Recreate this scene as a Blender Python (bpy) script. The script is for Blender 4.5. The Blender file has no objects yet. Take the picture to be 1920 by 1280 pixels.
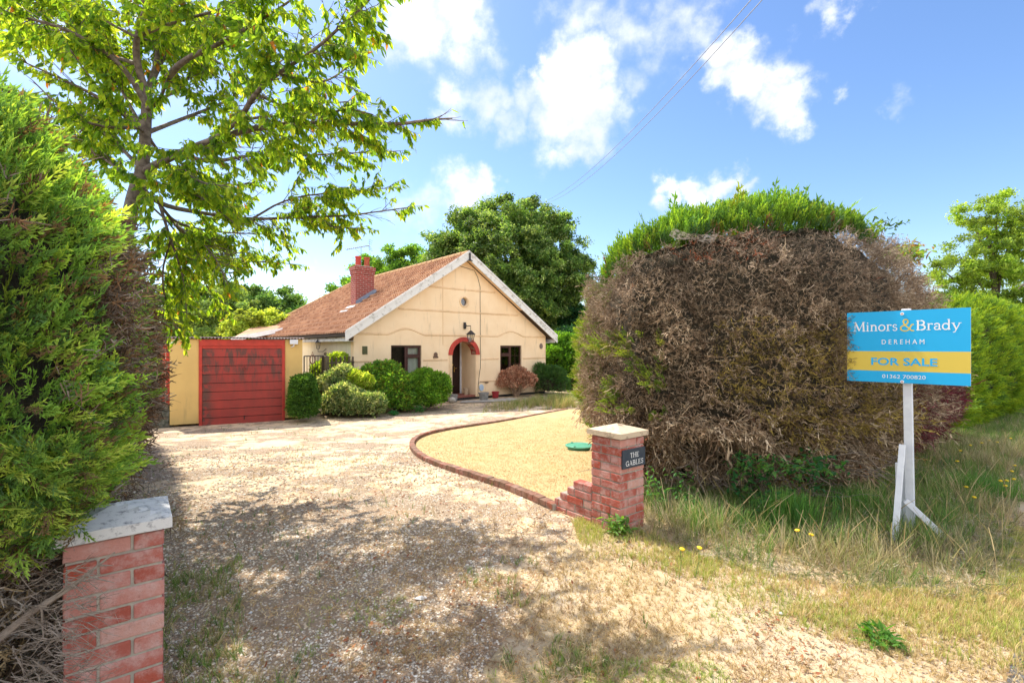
import bpy, math, random
import numpy as np
from mathutils import Vector, Matrix
from mathutils.geometry import tessellate_polygon

R = math.radians
rng = np.random.default_rng(7)
random.seed(7)
F = 900.0; ZC = 1.62                 # focal length in photo pixels, eye height
scene = bpy.context.scene
COL = scene.collection

# ---------------- camera ----------------
cam = bpy.data.cameras.new('camera'); cam.lens = 36 * F / 1920; cam.sensor_width = 36
cam.shift_y = 10 / 1920; cam.clip_start = .05; cam.clip_end = 3000
co = bpy.data.objects.new('camera', cam); COL.objects.link(co)
co.location = (0, 0, ZC); co.rotation_euler = (R(90), 0, 0); scene.camera = co

# ---------------- sun, sky, exposure ----------------
SUN = Vector((-.50, .45, 1.0)).normalized()
SUN_EL = math.asin(SUN.z); SUN_AZ = math.atan2(SUN.x, SUN.y)
ld = bpy.data.lights.new('sun', 'SUN'); ld.energy = 4.2; ld.angle = R(.53); ld.color = (1, .93, .80)
lo = bpy.data.objects.new('sun', ld); COL.objects.link(lo)
lo.rotation_euler = (-SUN).to_track_quat('-Z', 'Y').to_euler(); lo.location = SUN * 60

scene.view_settings.view_transform = 'Standard'; scene.view_settings.look = 'None'
scene.view_settings.gamma = 1; scene.view_settings.use_curve_mapping = False
scene.view_settings.exposure = .95
scene.cycles.max_bounces = 8; scene.cycles.transparent_max_bounces = 12
scene.cycles.sample_clamp_indirect = 6

w = bpy.data.worlds.new('World'); scene.world = w; w.use_nodes = True
nt = w.node_tree; nt.nodes.clear()
def N(nt, t, **k):
    n = nt.nodes.new(t)
    for a, b in k.items():
        if a.startswith('i_'): n.inputs[a[2:].replace('_', ' ')].default_value = b
        else: setattr(n, a, b)
    return n
def L(nt, a, b): nt.links.new(a, b)
def math_n(nt, op, a, b=None, clamp=False):
    n = N(nt, 'ShaderNodeMath', operation=op, use_clamp=clamp)
    for i, v in enumerate((a, b)):
        if v is None: continue
        if isinstance(v, (int, float)): n.inputs[i].default_value = v
        else: L(nt, v, n.inputs[i])
    return n.outputs[0]
def mixc(nt, f, a, b, mode='MIX'):
    n = N(nt, 'ShaderNodeMix', data_type='RGBA', blend_type=mode)
    for i, v in ((0, f), (6, a), (7, b)):
        if isinstance(v, (int, float)): n.inputs[i].default_value = v
        elif isinstance(v, tuple): n.inputs[i].default_value = (*v[:3], 1)
        else: L(nt, v, n.inputs[i])
    return n.outputs[2]
def ramp(nt, f, stops, interp='LINEAR'):
    n = N(nt, 'ShaderNodeValToRGB'); r = n.color_ramp; r.interpolation = interp
    while len(r.elements) < len(stops): r.elements.new(.5)
    for e, (p, c) in zip(r.elements, stops):
        e.position = p; e.color = (*c, 1) if isinstance(c, tuple) else (c, c, c, 1)
    L(nt, f, n.inputs[0]); return n.outputs[0]
def maprange(nt, v, a, b, c=0., d=1., smooth=True):
    n = N(nt, 'ShaderNodeMapRange', interpolation_type='SMOOTHSTEP' if smooth else 'LINEAR')
    L(nt, v, n.inputs[0])
    for i, x in enumerate((a, b, c, d)): n.inputs[i + 1].default_value = x
    return n.outputs[0]

SKY_K = .145
sky = N(nt, 'ShaderNodeTexSky', sky_type='NISHITA', sun_disc=False, sun_elevation=SUN_EL, sun_rotation=SUN_AZ,
        air_density=1.0, dust_density=.6, ozone_density=2.2)
tc = N(nt, 'ShaderNodeTexCoord')
n1 = N(nt, 'ShaderNodeTexNoise', i_Scale=5.5, i_Detail=3.0, i_Roughness=.55); L(nt, tc.outputs['Generated'], n1.inputs['Vector'])
n2 = N(nt, 'ShaderNodeTexNoise', i_Scale=22.0, i_Detail=6.0, i_Roughness=.62); L(nt, tc.outputs['Generated'], n2.inputs['Vector'])
def vm(op, a, b):
    n = N(nt, 'ShaderNodeVectorMath', operation=op)
    for i, v in enumerate((a, b)):
        if isinstance(v, tuple): n.inputs[i].default_value = v
        elif isinstance(v, float): n.inputs[3].default_value = v
        elif v is not None: L(nt, v, n.inputs[i])
    return n.outputs[1] if op == 'DISTANCE' else n.outputs[0]
s1 = vm('SCALE', vm('SUBTRACT', n1.outputs['Color'], (.5, .5, .5)), .16)
s2 = vm('SCALE', vm('SUBTRACT', n2.outputs['Color'], (.5, .5, .5)), .10)
wv = vm('ADD', vm('ADD', tc.outputs['Generated'], s1), s2)
# (px, py, radius, density) directions of the clouds
CLOUDS = [(800, 20, 95, 1), (870, 60, 80, 1), (760, 60, 60, .8), (860, 100, 45, .8),
 (1090, 150, 78, 1.15), (1060, 215, 85, 1.2), (1020, 180, 60, 1), (1110, 230, 70, 1), (1090, 285, 48, .9), (1010, 130, 35, .9),
 (900, 195, 55, .8), (850, 190, 50, .75), (970, 205, 50, .8), (950, 235, 40, .6), (1165, 250, 38, .5), (1130, 300, 40, .5),
 (1110, 30, 60, .6), (1180, 60, 75, .62), (1260, 40, 75, .62), (1230, 110, 60, .6), (1190, 170, 45, .55), (1330, 25, 50, .55), (1080, 0, 50, .5),
 (1375, 95, 55, 1.1), (1420, 120, 60, 1.1), (1400, 160, 52, 1), (1450, 190, 52, 1), (1480, 160, 40, .9), (1555, 190, 26, .6), (1350, 150, 30, .6),
 (1255, 350, 34, 1), (1300, 365, 34, .9), (1345, 362, 36, 1), (1390, 365, 34, .9), (1240, 375, 30, .8),
 (870, 350, 46, .8), (820, 385, 60, .75), (905, 330, 30, .8), (760, 400, 50, .5), (940, 400, 50, .4), (700, 190, 26, .5),
 (575, 515, 36, .8), (540, 535, 34, .6), (1690, 205, 34, .42), (1640, 210, 22, .3), (1575, 8, 34, .7),
 (100, 60, 150, .5), (300, 150, 120, .35), (60, 400, 150, .4), (470, 330, 90, .3), (1060, 610, 60, .7), (400, 640, 100, .3),
 (-500, -300, 260, .9), (2300, 200, 200, .6), (600, -500, 200, .8), (1700, -600, 260, .8)]
acc = None
for px, py, r, dn in CLOUDS:
    v = Vector((px - 960, F, 650 - py)); ln = v.length; v.normalize()
    d = vm('DISTANCE', wv, tuple(v))
    f = maprange(nt, d, r * 1.6 / ln, 0, 0, dn)
    if acc is None: acc = f
    else:
        n = math_n(nt, 'MAXIMUM', acc, f)
        acc = n
back = None
for bi, (dx, dy, dz, r, dn) in enumerate(((0, -1, .35, .75, 1), (.9, -.5, .5, .6, 1), (-.9, -.5, .4, .7, 1), (-1, .2, .5, .3, .8), (.1, -.3, 1, .5, 1))):   # unseen clouds behind the camera, added for fill light
    v = Vector((dx, dy, dz)).normalized()
    f = maprange(nt, vm('DISTANCE', wv, tuple(v)), r, r * .3, 0, dn); back = f if back is None else math_n(nt, 'MAXIMUM', back, f)
n3 = N(nt, 'ShaderNodeTexNoise', i_Scale=13.0, i_Detail=8.0, i_Roughness=.6); L(nt, tc.outputs['Generated'], n3.inputs['Vector'])
dens = math_n(nt, 'MULTIPLY', acc, maprange(nt, n3.outputs[0], .22, .62, .5, 1.12))
dens = maprange(nt, dens, .08, 1.0, 0, 1)
n4 = N(nt, 'ShaderNodeTexNoise', i_Scale=6.0, i_Detail=5.0); L(nt, tc.outputs['Generated'], n4.inputs['Vector'])
ccol = mixc(nt, maprange(nt, n4.outputs[0], .40, .58), (3.5, 3.8, 4.25), (5.0, 5.0, 5.0))
hs = N(nt, 'ShaderNodeHueSaturation', i_Saturation=1.14, i_Value=.88, i_Hue=.505); L(nt, sky.outputs[0], hs.inputs['Color'])
bg = N(nt, 'ShaderNodeBackground', i_Strength=SKY_K)
L(nt, mixc(nt, back, mixc(nt, dens, hs.outputs[0], ccol), (7.6, 7.6, 7.6)), bg.inputs['Color'])     # added fill clouds, brighter than those in view to lift the shaded sides
wo = N(nt, 'ShaderNodeOutputWorld'); L(nt, bg.outputs[0], wo.inputs[0])

# ---------------- helpers: projection and ground ----------------
_gy = np.arange(-10, 30, .5)
_t = np.clip((_gy - 4.5) / 7.5, 0, 1); _gz = -.38 * _t * _t * (3 - 2 * _t)
def g(y): return float(np.interp(y, _gy, _gz))
def gv(y): return np.interp(y, _gy, _gz)
def pt(px, py, Y): return Vector(((px - 960) / F * Y, Y, ZC + (650 - py) / F * Y))
def gp(px, py):                      # photo pixel -> point on the ground
    Y = 5.
    for _ in range(60): Y = .5 * Y + .5 * (ZC - g(Y)) * F / (py - 650)
    return Vector(((px - 960) / F * Y, Y, g(Y)))
_tab = rng.random((32, 32, 32))
def vn(p, s):                        # vectorised value noise, 0..1
    p = np.asarray(p, float) * s + 100.3; i = np.floor(p).astype(int); f = p - i; f = f * f * (3 - 2 * f)
    o = 0
    for a in (0, 1):
        for b in (0, 1):
            for c in (0, 1):
                wgt = (f[:, 0] if a else 1 - f[:, 0]) * (f[:, 1] if b else 1 - f[:, 1]) * (f[:, 2] if c else 1 - f[:, 2])
                o = o + wgt * _tab[(i[:, 0] + a) % 32, (i[:, 1] + b) % 32, (i[:, 2] + c) % 32]
    return o
def unit(a): return a / np.maximum(np.linalg.norm(a, axis=-1, keepdims=True), 1e-9)

# ---------------- helpers: objects ----------------
def tag(o, label=None, cat=None, group=None, kind=None):
    if label: o['label'] = label
    if cat: o['category'] = cat
    if group: o['group'] = group
    if kind: o['kind'] = kind
    return o
def thing(name, label, cat, loc=(0, 0, 0), rz=0, group=None):
    o = bpy.data.objects.new(name, None); COL.objects.link(o); o.empty_display_size = .2
    o.location = loc; o.rotation_euler = (0, 0, rz); return tag(o, label, cat, group)
def obj(name, me, parent=None):
    o = bpy.data.objects.new(name, me); COL.objects.link(o); o.parent = parent; return o
class MB:
    def __init__(s): s.v = []; s.f = []; s.m = []
    def add(s, vs, fs, m=0):
        b = len(s.v); s.v += [tuple(v) for v in vs]; s.f += [tuple(b + i for i in f) for f in fs]; s.m += [m] * len(fs); return s
    def box(s, x0, x1, y0, y1, z0, z1, m=0, jit=0):
        vs = [(x, y, z) for x in (x0, x1) for y in (y0, y1) for z in (z0, z1)]
        if jit: vs = [tuple(c + random.uniform(-jit, jit) for c in v) for v in vs]
        return s.add(vs, [(0, 1, 3, 2), (4, 6, 7, 5), (0, 4, 5, 1), (2, 3, 7, 6), (0, 2, 6, 4), (1, 5, 7, 3)], m)
    def beam(s, a, b, wx, wy, up=(0, 0, 1), m=0):      # rectangular bar a->b
        a = Vector(a); b = Vector(b); d = (b - a).normalized(); u = Vector(up)
        if abs(d.dot(u)) > .95: u = Vector((0, 1, 0))
        x = d.cross(u).normalized(); y = x.cross(d).normalized()
        vs = [p + x * sx * wx / 2 + y * sy * wy / 2 for p in (a, b) for sx, sy in ((-1, -1), (1, -1), (1, 1), (-1, 1))]
        return s.add(vs, [(3, 2, 1, 0), (4, 5, 6, 7), (0, 1, 5, 4), (1, 2, 6, 5), (2, 3, 7, 6), (3, 0, 4, 7)], m)
    def tube(s, pts, rad, n=6, m=0, cap=True):
        pts = [Vector(p) for p in pts]; rad = rad if isinstance(rad, (list, tuple, np.ndarray)) else [rad] * len(pts)
        b = []; ref = Vector((.31, .2, .93))
        for i, p in enumerate(pts):
            d = (pts[min(i + 1, len(pts) - 1)] - pts[max(i - 1, 0)])
            if d.length < 1e-9: d = Vector((0, 0, 1))
            d.normalize(); x = d.cross(ref)
            if x.length < .05: x = d.cross(Vector((1, 0, 0)))
            x.normalize(); y = d.cross(x)
            b += [p + (x * math.cos(2 * math.pi * k / n) + y * math.sin(2 * math.pi * k / n)) * rad[i] for k in range(n)]
        fs = [(i * n + k, i * n + (k + 1) % n, (i + 1) * n + (k + 1) % n, (i + 1) * n + k) for i in range(len(pts) - 1) for k in range(n)]
        if cap: fs += [tuple(range(n))[::-1], tuple((len(pts) - 1) * n + k for k in range(n))]
        return s.add(b, fs, m)
    def lathe(s, prof, cx=0, cy=0, n=20, m=0):          # prof: (r, z)
        b = [(cx + r * math.cos(2 * math.pi * k / n), cy + r * math.sin(2 * math.pi * k / n), z) for r, z in prof for k in range(n)]
        fs = [(i * n + k, i * n + (k + 1) % n, (i + 1) * n + (k + 1) % n, (i + 1) * n + k) for i in range(len(prof) - 1) for k in range(n)]
        if prof[0][0] > 1e-4: fs.append(tuple(range(n))[::-1])
        if prof[-1][0] > 1e-4: fs.append(tuple((len(prof) - 1) * n + k for k in range(n)))
        return s.add(b, fs, m)
    def prism(s, poly, y0, y1, m=0):                    # poly in x,z extruded along y
        n = len(poly); vs = [(x, y, z) for y in (y0, y1) for x, z in poly]
        tri = tessellate_polygon([[Vector((x, 0, z)) for x, z in poly]])
        fs = [tuple(t) for t in tri] + [tuple(i + n for i in t[::-1]) for t in tri] + [(i, (i + 1) % n, (i + 1) % n + n, i + n) for i in range(n)]
        return s.add(vs, fs, m)
    def plate(s, outer, holes, y0, y1, m=0):            # plate in x,z with holes, y0 front, y1 back
        loops = [outer] + holes; allp = [p for l in loops for p in l]; n = len(allp)
        tri = tessellate_polygon([[Vector((x, 0, z)) for x, z in l] for l in loops])
        fs = [tuple(t) for t in tri] + [tuple(i + n for i in t[::-1]) for t in tri]; b = 0
        for l in loops:
            k = len(l); fs += [(b + i, b + (i + 1) % k, b + (i + 1) % k + n, b + i + n) for i in range(k)]; b += k
        return s.add([(x, y, z) for y in (y0, y1) for x, z in allp], fs, m)
    def build(s, name, mats, parent=None, smooth=False, bevel=0, seg=2, fixn=True):
        me = bpy.data.meshes.new(name); me.from_pydata(s.v, [], s.f)
        for mt in (mats if isinstance(mats, (list, tuple)) else [mats]): me.materials.append(mt)
        me.polygons.foreach_set('material_index', s.m)
        if smooth: me.polygons.foreach_set('use_smooth', [True] * len(s.f))
        if fixn:
            import bmesh
            bm = bmesh.new(); bm.from_mesh(me); bmesh.ops.recalc_face_normals(bm, faces=bm.faces); bm.to_mesh(me); bm.free()
        me.update(); o = obj(name, me, parent)
        if bevel:
            md = o.modifiers.new('bevel', 'BEVEL'); md.width = bevel; md.segments = seg; md.limit_method = 'ANGLE'
        return o
def raw_mesh(name, V, loops, sizes, mat, parent=None, colors=None, smooth=False, mi=None):
    me = bpy.data.meshes.new(name); me.vertices.add(len(V)); me.vertices.foreach_set('co', np.asarray(V, np.float32).ravel())
    me.loops.add(len(loops)); me.loops.foreach_set('vertex_index', np.asarray(loops, np.int32))
    st = np.concatenate([[0], np.cumsum(sizes)[:-1]]).astype(np.int32)
    me.polygons.add(len(sizes)); me.polygons.foreach_set('loop_start', st)
    for mt in (mat if isinstance(mat, list) else [mat]): me.materials.append(mt)
    if mi is not None: me.polygons.foreach_set('material_index', np.asarray(mi, np.int32))
    me.polygons.foreach_set('use_smooth', np.full(len(sizes), smooth))
    if colors is not None:
        ca = me.color_attributes.new('col', 'FLOAT_COLOR', 'POINT')
        ca.data.foreach_set('color', np.concatenate([colors, np.ones((len(colors), 1))], 1).astype(np.float32).ravel())
    me.update(calc_edges=True); return obj(name, me, parent)
def scatter(name, tm, pos, ax, nr, sc, col, mat, parent=None, extra=None):
    """copies of small leaf templates joined into one mesh; tm: list of (verts, faces[, tint])"""
    pos = np.asarray(pos, float); n = len(pos); ax = unit(np.asarray(ax, float)); nr = np.asarray(nr, float)
    y = unit(np.cross(nr, ax) + 1e-6); z = np.cross(ax, y)
    Rm = np.stack([ax, y, z], 2); sc = np.asarray(sc, float)
    if sc.ndim == 0: sc = np.full(n, float(sc))
    col = np.broadcast_to(np.asarray(col, float), (n, 3))
    VV = []; LL = []; SS = []; CC = []; base = 0
    for k in range(len(tm)):
        T = np.asarray(tm[k][0], float); fs = tm[k][1]; tint = tm[k][2] if len(tm[k]) > 2 else np.ones(len(T))
        idx = np.arange(k, n, len(tm)); m = len(idx)
        if m == 0: continue
        V = np.einsum('nij,mj->nmi', Rm[idx], T) * sc[idx][:, None, None] + pos[idx][:, None, :]
        lf = np.array([i for f in fs for i in f]); sz = np.array([len(f) for f in fs])
        LL.append((lf[None, :] + (base + np.arange(m) * len(T))[:, None]).ravel()); SS.append(np.tile(sz, m))
        VV.append(V.reshape(-1, 3)); CC.append((col[idx][:, None, :] * np.asarray(tint)[None, :, None]).reshape(-1, 3)); base += m * len(T)
    if extra is not None:            # (V, loops, sizes, color): solid added to the same mesh
        eV, eL, eS, eC = extra
        VV.append(eV); LL.append(np.asarray(eL) + base); SS.append(eS); CC.append(np.broadcast_to(eC, (len(eV), 3)))
    return raw_mesh(name, np.concatenate(VV), np.concatenate(LL), np.concatenate(SS), mat, parent, np.clip(np.concatenate(CC), 0, 1))

# ---------------- materials ----------------
def new_mat(name):
    m = bpy.data.materials.new(name); m.use_nodes = True; nt = m.node_tree; nt.nodes.clear()
    out = N(nt, 'ShaderNodeOutputMaterial'); b = N(nt, 'ShaderNodeBsdfPrincipled'); L(nt, b.outputs[0], out.inputs[0]); return m, nt, b, out
def pos_out(nt, obj_space=True):
    if obj_space: return N(nt, 'ShaderNodeTexCoord').outputs['Object']
    return N(nt, 'ShaderNodeNewGeometry').outputs['Position']
def noise(nt, vec, scale, detail=4, rough=.55, out=0):
    n = N(nt, 'ShaderNodeTexNoise'); n.inputs['Scale'].default_value = scale; n.inputs['Detail'].default_value = detail; n.inputs['Roughness'].default_value = rough
    L(nt, vec, n.inputs['Vector']); return n.outputs[out]
def bump(nt, h, b, strength=.3, dist=.01):
    n = N(nt, 'ShaderNodeBump'); n.inputs['Strength'].default_value = strength; n.inputs['Distance'].default_value = dist
    L(nt, h, n.inputs['Height']); L(nt, n.outputs[0], b.inputs['Normal'])
def simple(name, c1, c2=None, scale=8, rough=.7, metal=0, bmp=.15, bd=.004, spec=.4, fine=60):
    m, nt, b, _ = new_mat(name); p = pos_out(nt); c2 = c2 or tuple(x * .75 for x in c1)
    f = noise(nt, p, scale, 6, .6)
    L(nt, mixc(nt, maprange(nt, f, .35, .65), c1, c2), b.inputs['Base Color'])
    b.inputs['Roughness'].default_value = rough; b.inputs['Metallic'].default_value = metal; b.inputs['Specular IOR Level'].default_value = spec
    if bmp: bump(nt, noise(nt, p, fine, 4), b, bmp, bd)
    return m
def foliage_mat(name, trans=.3, rough=.55, tboost=(2.1, 1.9, .7), spec=.3):
    m, nt, b, out = new_mat(name)
    a = N(nt, 'ShaderNodeAttribute', attribute_name='col'); gi = N(nt, 'ShaderNodeNewGeometry')
    v = maprange(nt, gi.outputs['Random Per Island'], 0, 1, .78, 1.22, False)
    c = N(nt, 'ShaderNodeVectorMath', operation='SCALE'); L(nt, a.outputs['Color'], c.inputs[0]); L(nt, v, c.inputs[3])
    L(nt, c.outputs[0], b.inputs['Base Color']); b.inputs['Roughness'].default_value = rough; b.inputs['Specular IOR Level'].default_value = spec
    if trans:
        t = N(nt, 'ShaderNodeBsdfTranslucent'); q = N(nt, 'ShaderNodeVectorMath', operation='MULTIPLY'); L(nt, c.outputs[0], q.inputs[0]); q.inputs[1].default_value = tboost
        L(nt, q.outputs[0], t.inputs['Color']); mx = N(nt, 'ShaderNodeMixShader'); mx.inputs[0].default_value = trans
        L(nt, b.outputs[0], mx.inputs[1]); L(nt, t.outputs[0], mx.inputs[2]); L(nt, mx.outputs[0], out.inputs[0])
    return m
M_LEAF = foliage_mat('leaf', .5); M_CHL = foliage_mat('cherry_leaf', .68, .45, (2.0, 1.85, .7)); M_CYP = foliage_mat('cypress', .38, .55, (1.7, 1.6, .6)); M_DEAD = foliage_mat('dead_twig', .08, .85, (1, 1, 1), .15)
M_GRASS = foliage_mat('grass', .3, .7, (1.2, 1.2, .8)); M_LITTER = foliage_mat('litter', .1, .8, (1, 1, 1), .2)
M_BARK = simple('bark', (.17, .13, .10), (.08, .065, .05), 30, .9, bmp=.6, bd=.01)
M_CHERRY = simple('cherry_bark', (.22, .17, .14), (.10, .07, .06), 22, .75, bmp=.5, bd=.006)
M_TWIG = simple('grey_twig', (.30, .25, .21), (.17, .13, .10), 14, .9, bmp=.3)

def stucco(name, c1, c2, stain=(.25, .20, .13)):
    m, nt, b, _ = new_mat(name); p = pos_out(nt)
    base = mixc(nt, maprange(nt, noise(nt, p, 1.6, 5), .35, .68), c1, c2)
    mp = N(nt, 'ShaderNodeMapping'); mp.inputs['Scale'].default_value = (3.2, 3.2, .55); L(nt, p, mp.inputs[0])
    st = maprange(nt, noise(nt, mp.outputs[0], 1.6, 7, .65), .54, .74, 0, .42)
    c = mixc(nt, st, base, stain)
    sp = N(nt, 'ShaderNodeSeparateXYZ'); L(nt, p, sp.inputs[0])
    lo_ = math_n(nt, 'MULTIPLY', maprange(nt, sp.outputs[2], .45, .05, 0, .35), noise(nt, p, 5, 4))
    c = mixc(nt, lo_, c, (.16, .14, .09)); L(nt, c, b.inputs['Base Color']); b.inputs['Roughness'].default_value = .92
    b.inputs['Specular IOR Level'].default_value = .2
    bump(nt, noise(nt, p, 45, 5, .7), b, .5, .006); return m
M_CREAM = stucco('peach_render', (.92, .71, .48), (.87, .65, .42))
M_SIDE = stucco('pale_render', (.74, .70, .58), (.66, .62, .50))
M_YEL = stucco('yellow_render', (.72, .50, .19), (.66, .45, .17), (.35, .26, .13))
M_TRIM = stucco('trim_render', (.84, .61, .39), (.68, .48, .29), (.22, .17, .10))
def painted(name, c1, dirt, amt=.6, s=3):
    m, nt, b, _ = new_mat(name); p = pos_out(nt)
    f = maprange(nt, noise(nt, p, s, 8, .7), .5, .68, 0, amt); L(nt, mixc(nt, f, c1, dirt), b.inputs['Base Color'])
    b.inputs['Roughness'].default_value = .6; bump(nt, noise(nt, p, 40, 4), b, .2, .003); return m
M_WHITEB = painted('white_board', (.72, .71, .70), (.22, .20, .17), .75, 5)
M_WHITE = simple('white_paint', (.78, .80, .84), (.66, .68, .74), 7, .5, bmp=.2)
M_BROWNF = simple('brown_frame', (.075, .022, .016), (.05, .016, .012), 12, .45)
M_BLACK = simple('black_iron', (.02, .02, .025), (.035, .03, .03), 20, .45)
M_RED = simple('red_paint', (.55, .055, .035), (.42, .045, .03), 5, .6)
M_DARKWOOD = simple('old_wood', (.13, .085, .055), (.07, .05, .035), 12, .85, bmp=.5)
M_DOOR = simple('dark_door', (.03, .012, .010), (.02, .009, .008), 10, .35)
M_BRASS = simple('brass', (.7, .5, .15), (.5, .35, .1), 20, .3, 1.0)
M_LEAD = simple('lead', (.26, .29, .36), (.18, .20, .26), 6, .5)
M_CONC = simple('concrete', (.50, .47, .42), (.33, .30, .26), 9, .9, bmp=.7, bd=.006)
M_CAP = painted('cap_stone', (.56, .44, .31), (.17, .12, .085), .85, 11)
M_CAPL = painted('pale_cap_stone', (.60, .59, .58), (.13, .13, .15), .85, 34)
M_MORTAR = simple('mortar', (.40, .36, .30), (.30, .27, .23), 25, .95, bmp=.6)
M_BLUE = simple('sign_blue', (.010, .42, .80), (.010, .41, .78), 4, .45, bmp=0)
M_SYEL = simple('sign_yellow', (.70, .52, .08), (.68, .51, .08), 4, .5, bmp=0)
M_SWHITE = simple('sign_white', (.85, .85, .85), (.82, .82, .83), 4, .5, bmp=0)
M_SLATE = simple('slate', (.035, .045, .065), (.05, .06, .08), 15, .45)
M_GREENP = simple('green_plastic', (.07, .32, .20), (.12, .36, .26), 6, .5)
M_GUT = simple('black_gutter', (.02, .018, .018), (.03, .027, .025), 8, .5)
def brick_mat(name, dull=0.):
    m, nt, b, _ = new_mat(name); p = pos_out(nt); gi = N(nt, 'ShaderNodeNewGeometry')
    c = ramp(nt, gi.outputs['Random Per Island'], [(0, (.34, .075, .05)), (.3, (.42, .13, .10)), (.5, (.50, .22, .18)), (.7, (.38, .075, .045)), (.85, (.46, .17, .14)), (1, (.54, .30, .25))])
    e = maprange(nt, noise(nt, p, 9, 7, .7), .42, .66, 0, .65); c = mixc(nt, e, c, (.56, .40, .37))
    d = maprange(nt, noise(nt, p, 17, 6, .7), .55, .72, 0, .55 + dull * .4); c = mixc(nt, d, c, (.13, .055, .035))
    if dull: c = mixc(nt, maprange(nt, noise(nt, p, 5, 5), .30, .6, .35, dull + .1), c, (.16, .11, .07))
    L(nt, c, b.inputs['Base Color']); b.inputs['Roughness'].default_value = .9; b.inputs['Specular IOR Level'].default_value = .2
    bump(nt, noise(nt, p, 55, 6, .7), b, .8, .008); return m
M_BRICK = brick_mat('brick'); M_BRICKD = brick_mat('mossy_brick', .75)
def chimney_mat():
    m, nt, b, _ = new_mat('chimney_brick'); p = pos_out(nt); sp = N(nt, 'ShaderNodeSeparateXYZ'); L(nt, p, sp.inputs[0])
    cb = N(nt, 'ShaderNodeCombineXYZ'); L(nt, math_n(nt, 'ADD', sp.outputs[0], sp.outputs[1]), cb.inputs[0]); L(nt, sp.outputs[2], cb.inputs[1])
    t = N(nt, 'ShaderNodeTexBrick', i_Scale=1.0); t.inputs['Brick Width'].default_value = .225; t.inputs['Row Height'].default_value = .075
    t.inputs['Mortar Size'].default_value = .009; t.inputs['Color1'].default_value = (.33, .05, .04, 1); t.inputs['Color2'].default_value = (.25, .045, .035, 1)
    t.inputs['Mortar'].default_value = (.40, .28, .24, 1); L(nt, cb.outputs[0], t.inputs['Vector'])
    c = mixc(nt, maprange(nt, noise(nt, p, 6, 6), .5, .75, 0, .6), t.outputs['Color'], (.15, .05, .04)); L(nt, c, b.inputs['Base Color'])
    b.inputs['Roughness'].default_value = .9; bump(nt, math_n(nt, 'SUBTRACT', 1., t.outputs['Fac']), b, .6, .008); return m
M_CHIM = chimney_mat()
def tile_mat():
    m, nt, b, _ = new_mat('clay_tile'); p = pos_out(nt); sp = N(nt, 'ShaderNodeSeparateXYZ'); L(nt, p, sp.inputs[0])
    fx = math_n(nt, 'FLOOR', math_n(nt, 'DIVIDE', sp.outputs[1], .165)); fz = math_n(nt, 'FLOOR', math_n(nt, 'DIVIDE', math_n(nt, 'SUBTRACT', sp.outputs[2], 2.43), .1906))
    cb = N(nt, 'ShaderNodeCombineXYZ'); L(nt, fx, cb.inputs[0]); L(nt, fz, cb.inputs[1]); wn = N(nt, 'ShaderNodeTexWhiteNoise'); L(nt, cb.outputs[0], wn.inputs[0])
    c = ramp(nt, wn.outputs[0], [(0, (.27, .125, .065)), (.5, (.40, .20, .105)), (1, (.50, .285, .165))])
    c = mixc(nt, maprange(nt, noise(nt, p, 2.2, 7, .7), .5, .75, 0, .35), c, (.24, .15, .10))
    c = mixc(nt, maprange(nt, noise(nt, p, 30, 5, .7), .6, .72, 0, .5), c, (.45, .42, .33)); L(nt, c, b.inputs['Base Color'])
    b.inputs['Roughness'].default_value = .85; bump(nt, noise(nt, p, 60, 4), b, .4, .004); return m
M_TILE = tile_mat()
def glass_mat():
    m = bpy.data.materials.new('window_glass'); m.use_nodes = True; nt = m.node_tree; nt.nodes.clear(); out = N(nt, 'ShaderNodeOutputMaterial')
    t = N(nt, 'ShaderNodeBsdfTransparent'); t.inputs[0].default_value = (.94, .96, .95, 1); gl = N(nt, 'ShaderNodeBsdfGlossy', i_Roughness=.02); mx = N(nt, 'ShaderNodeMixShader')
    fr = N(nt, 'ShaderNodeFresnel', i_IOR=1.6); L(nt, fr.outputs[0], mx.inputs[0]); L(nt, t.outputs[0], mx.inputs[1]); L(nt, gl.outputs[0], mx.inputs[2]); L(nt, mx.outputs[0], out.inputs[0]); return m
M_GLASS = glass_mat()
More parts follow.
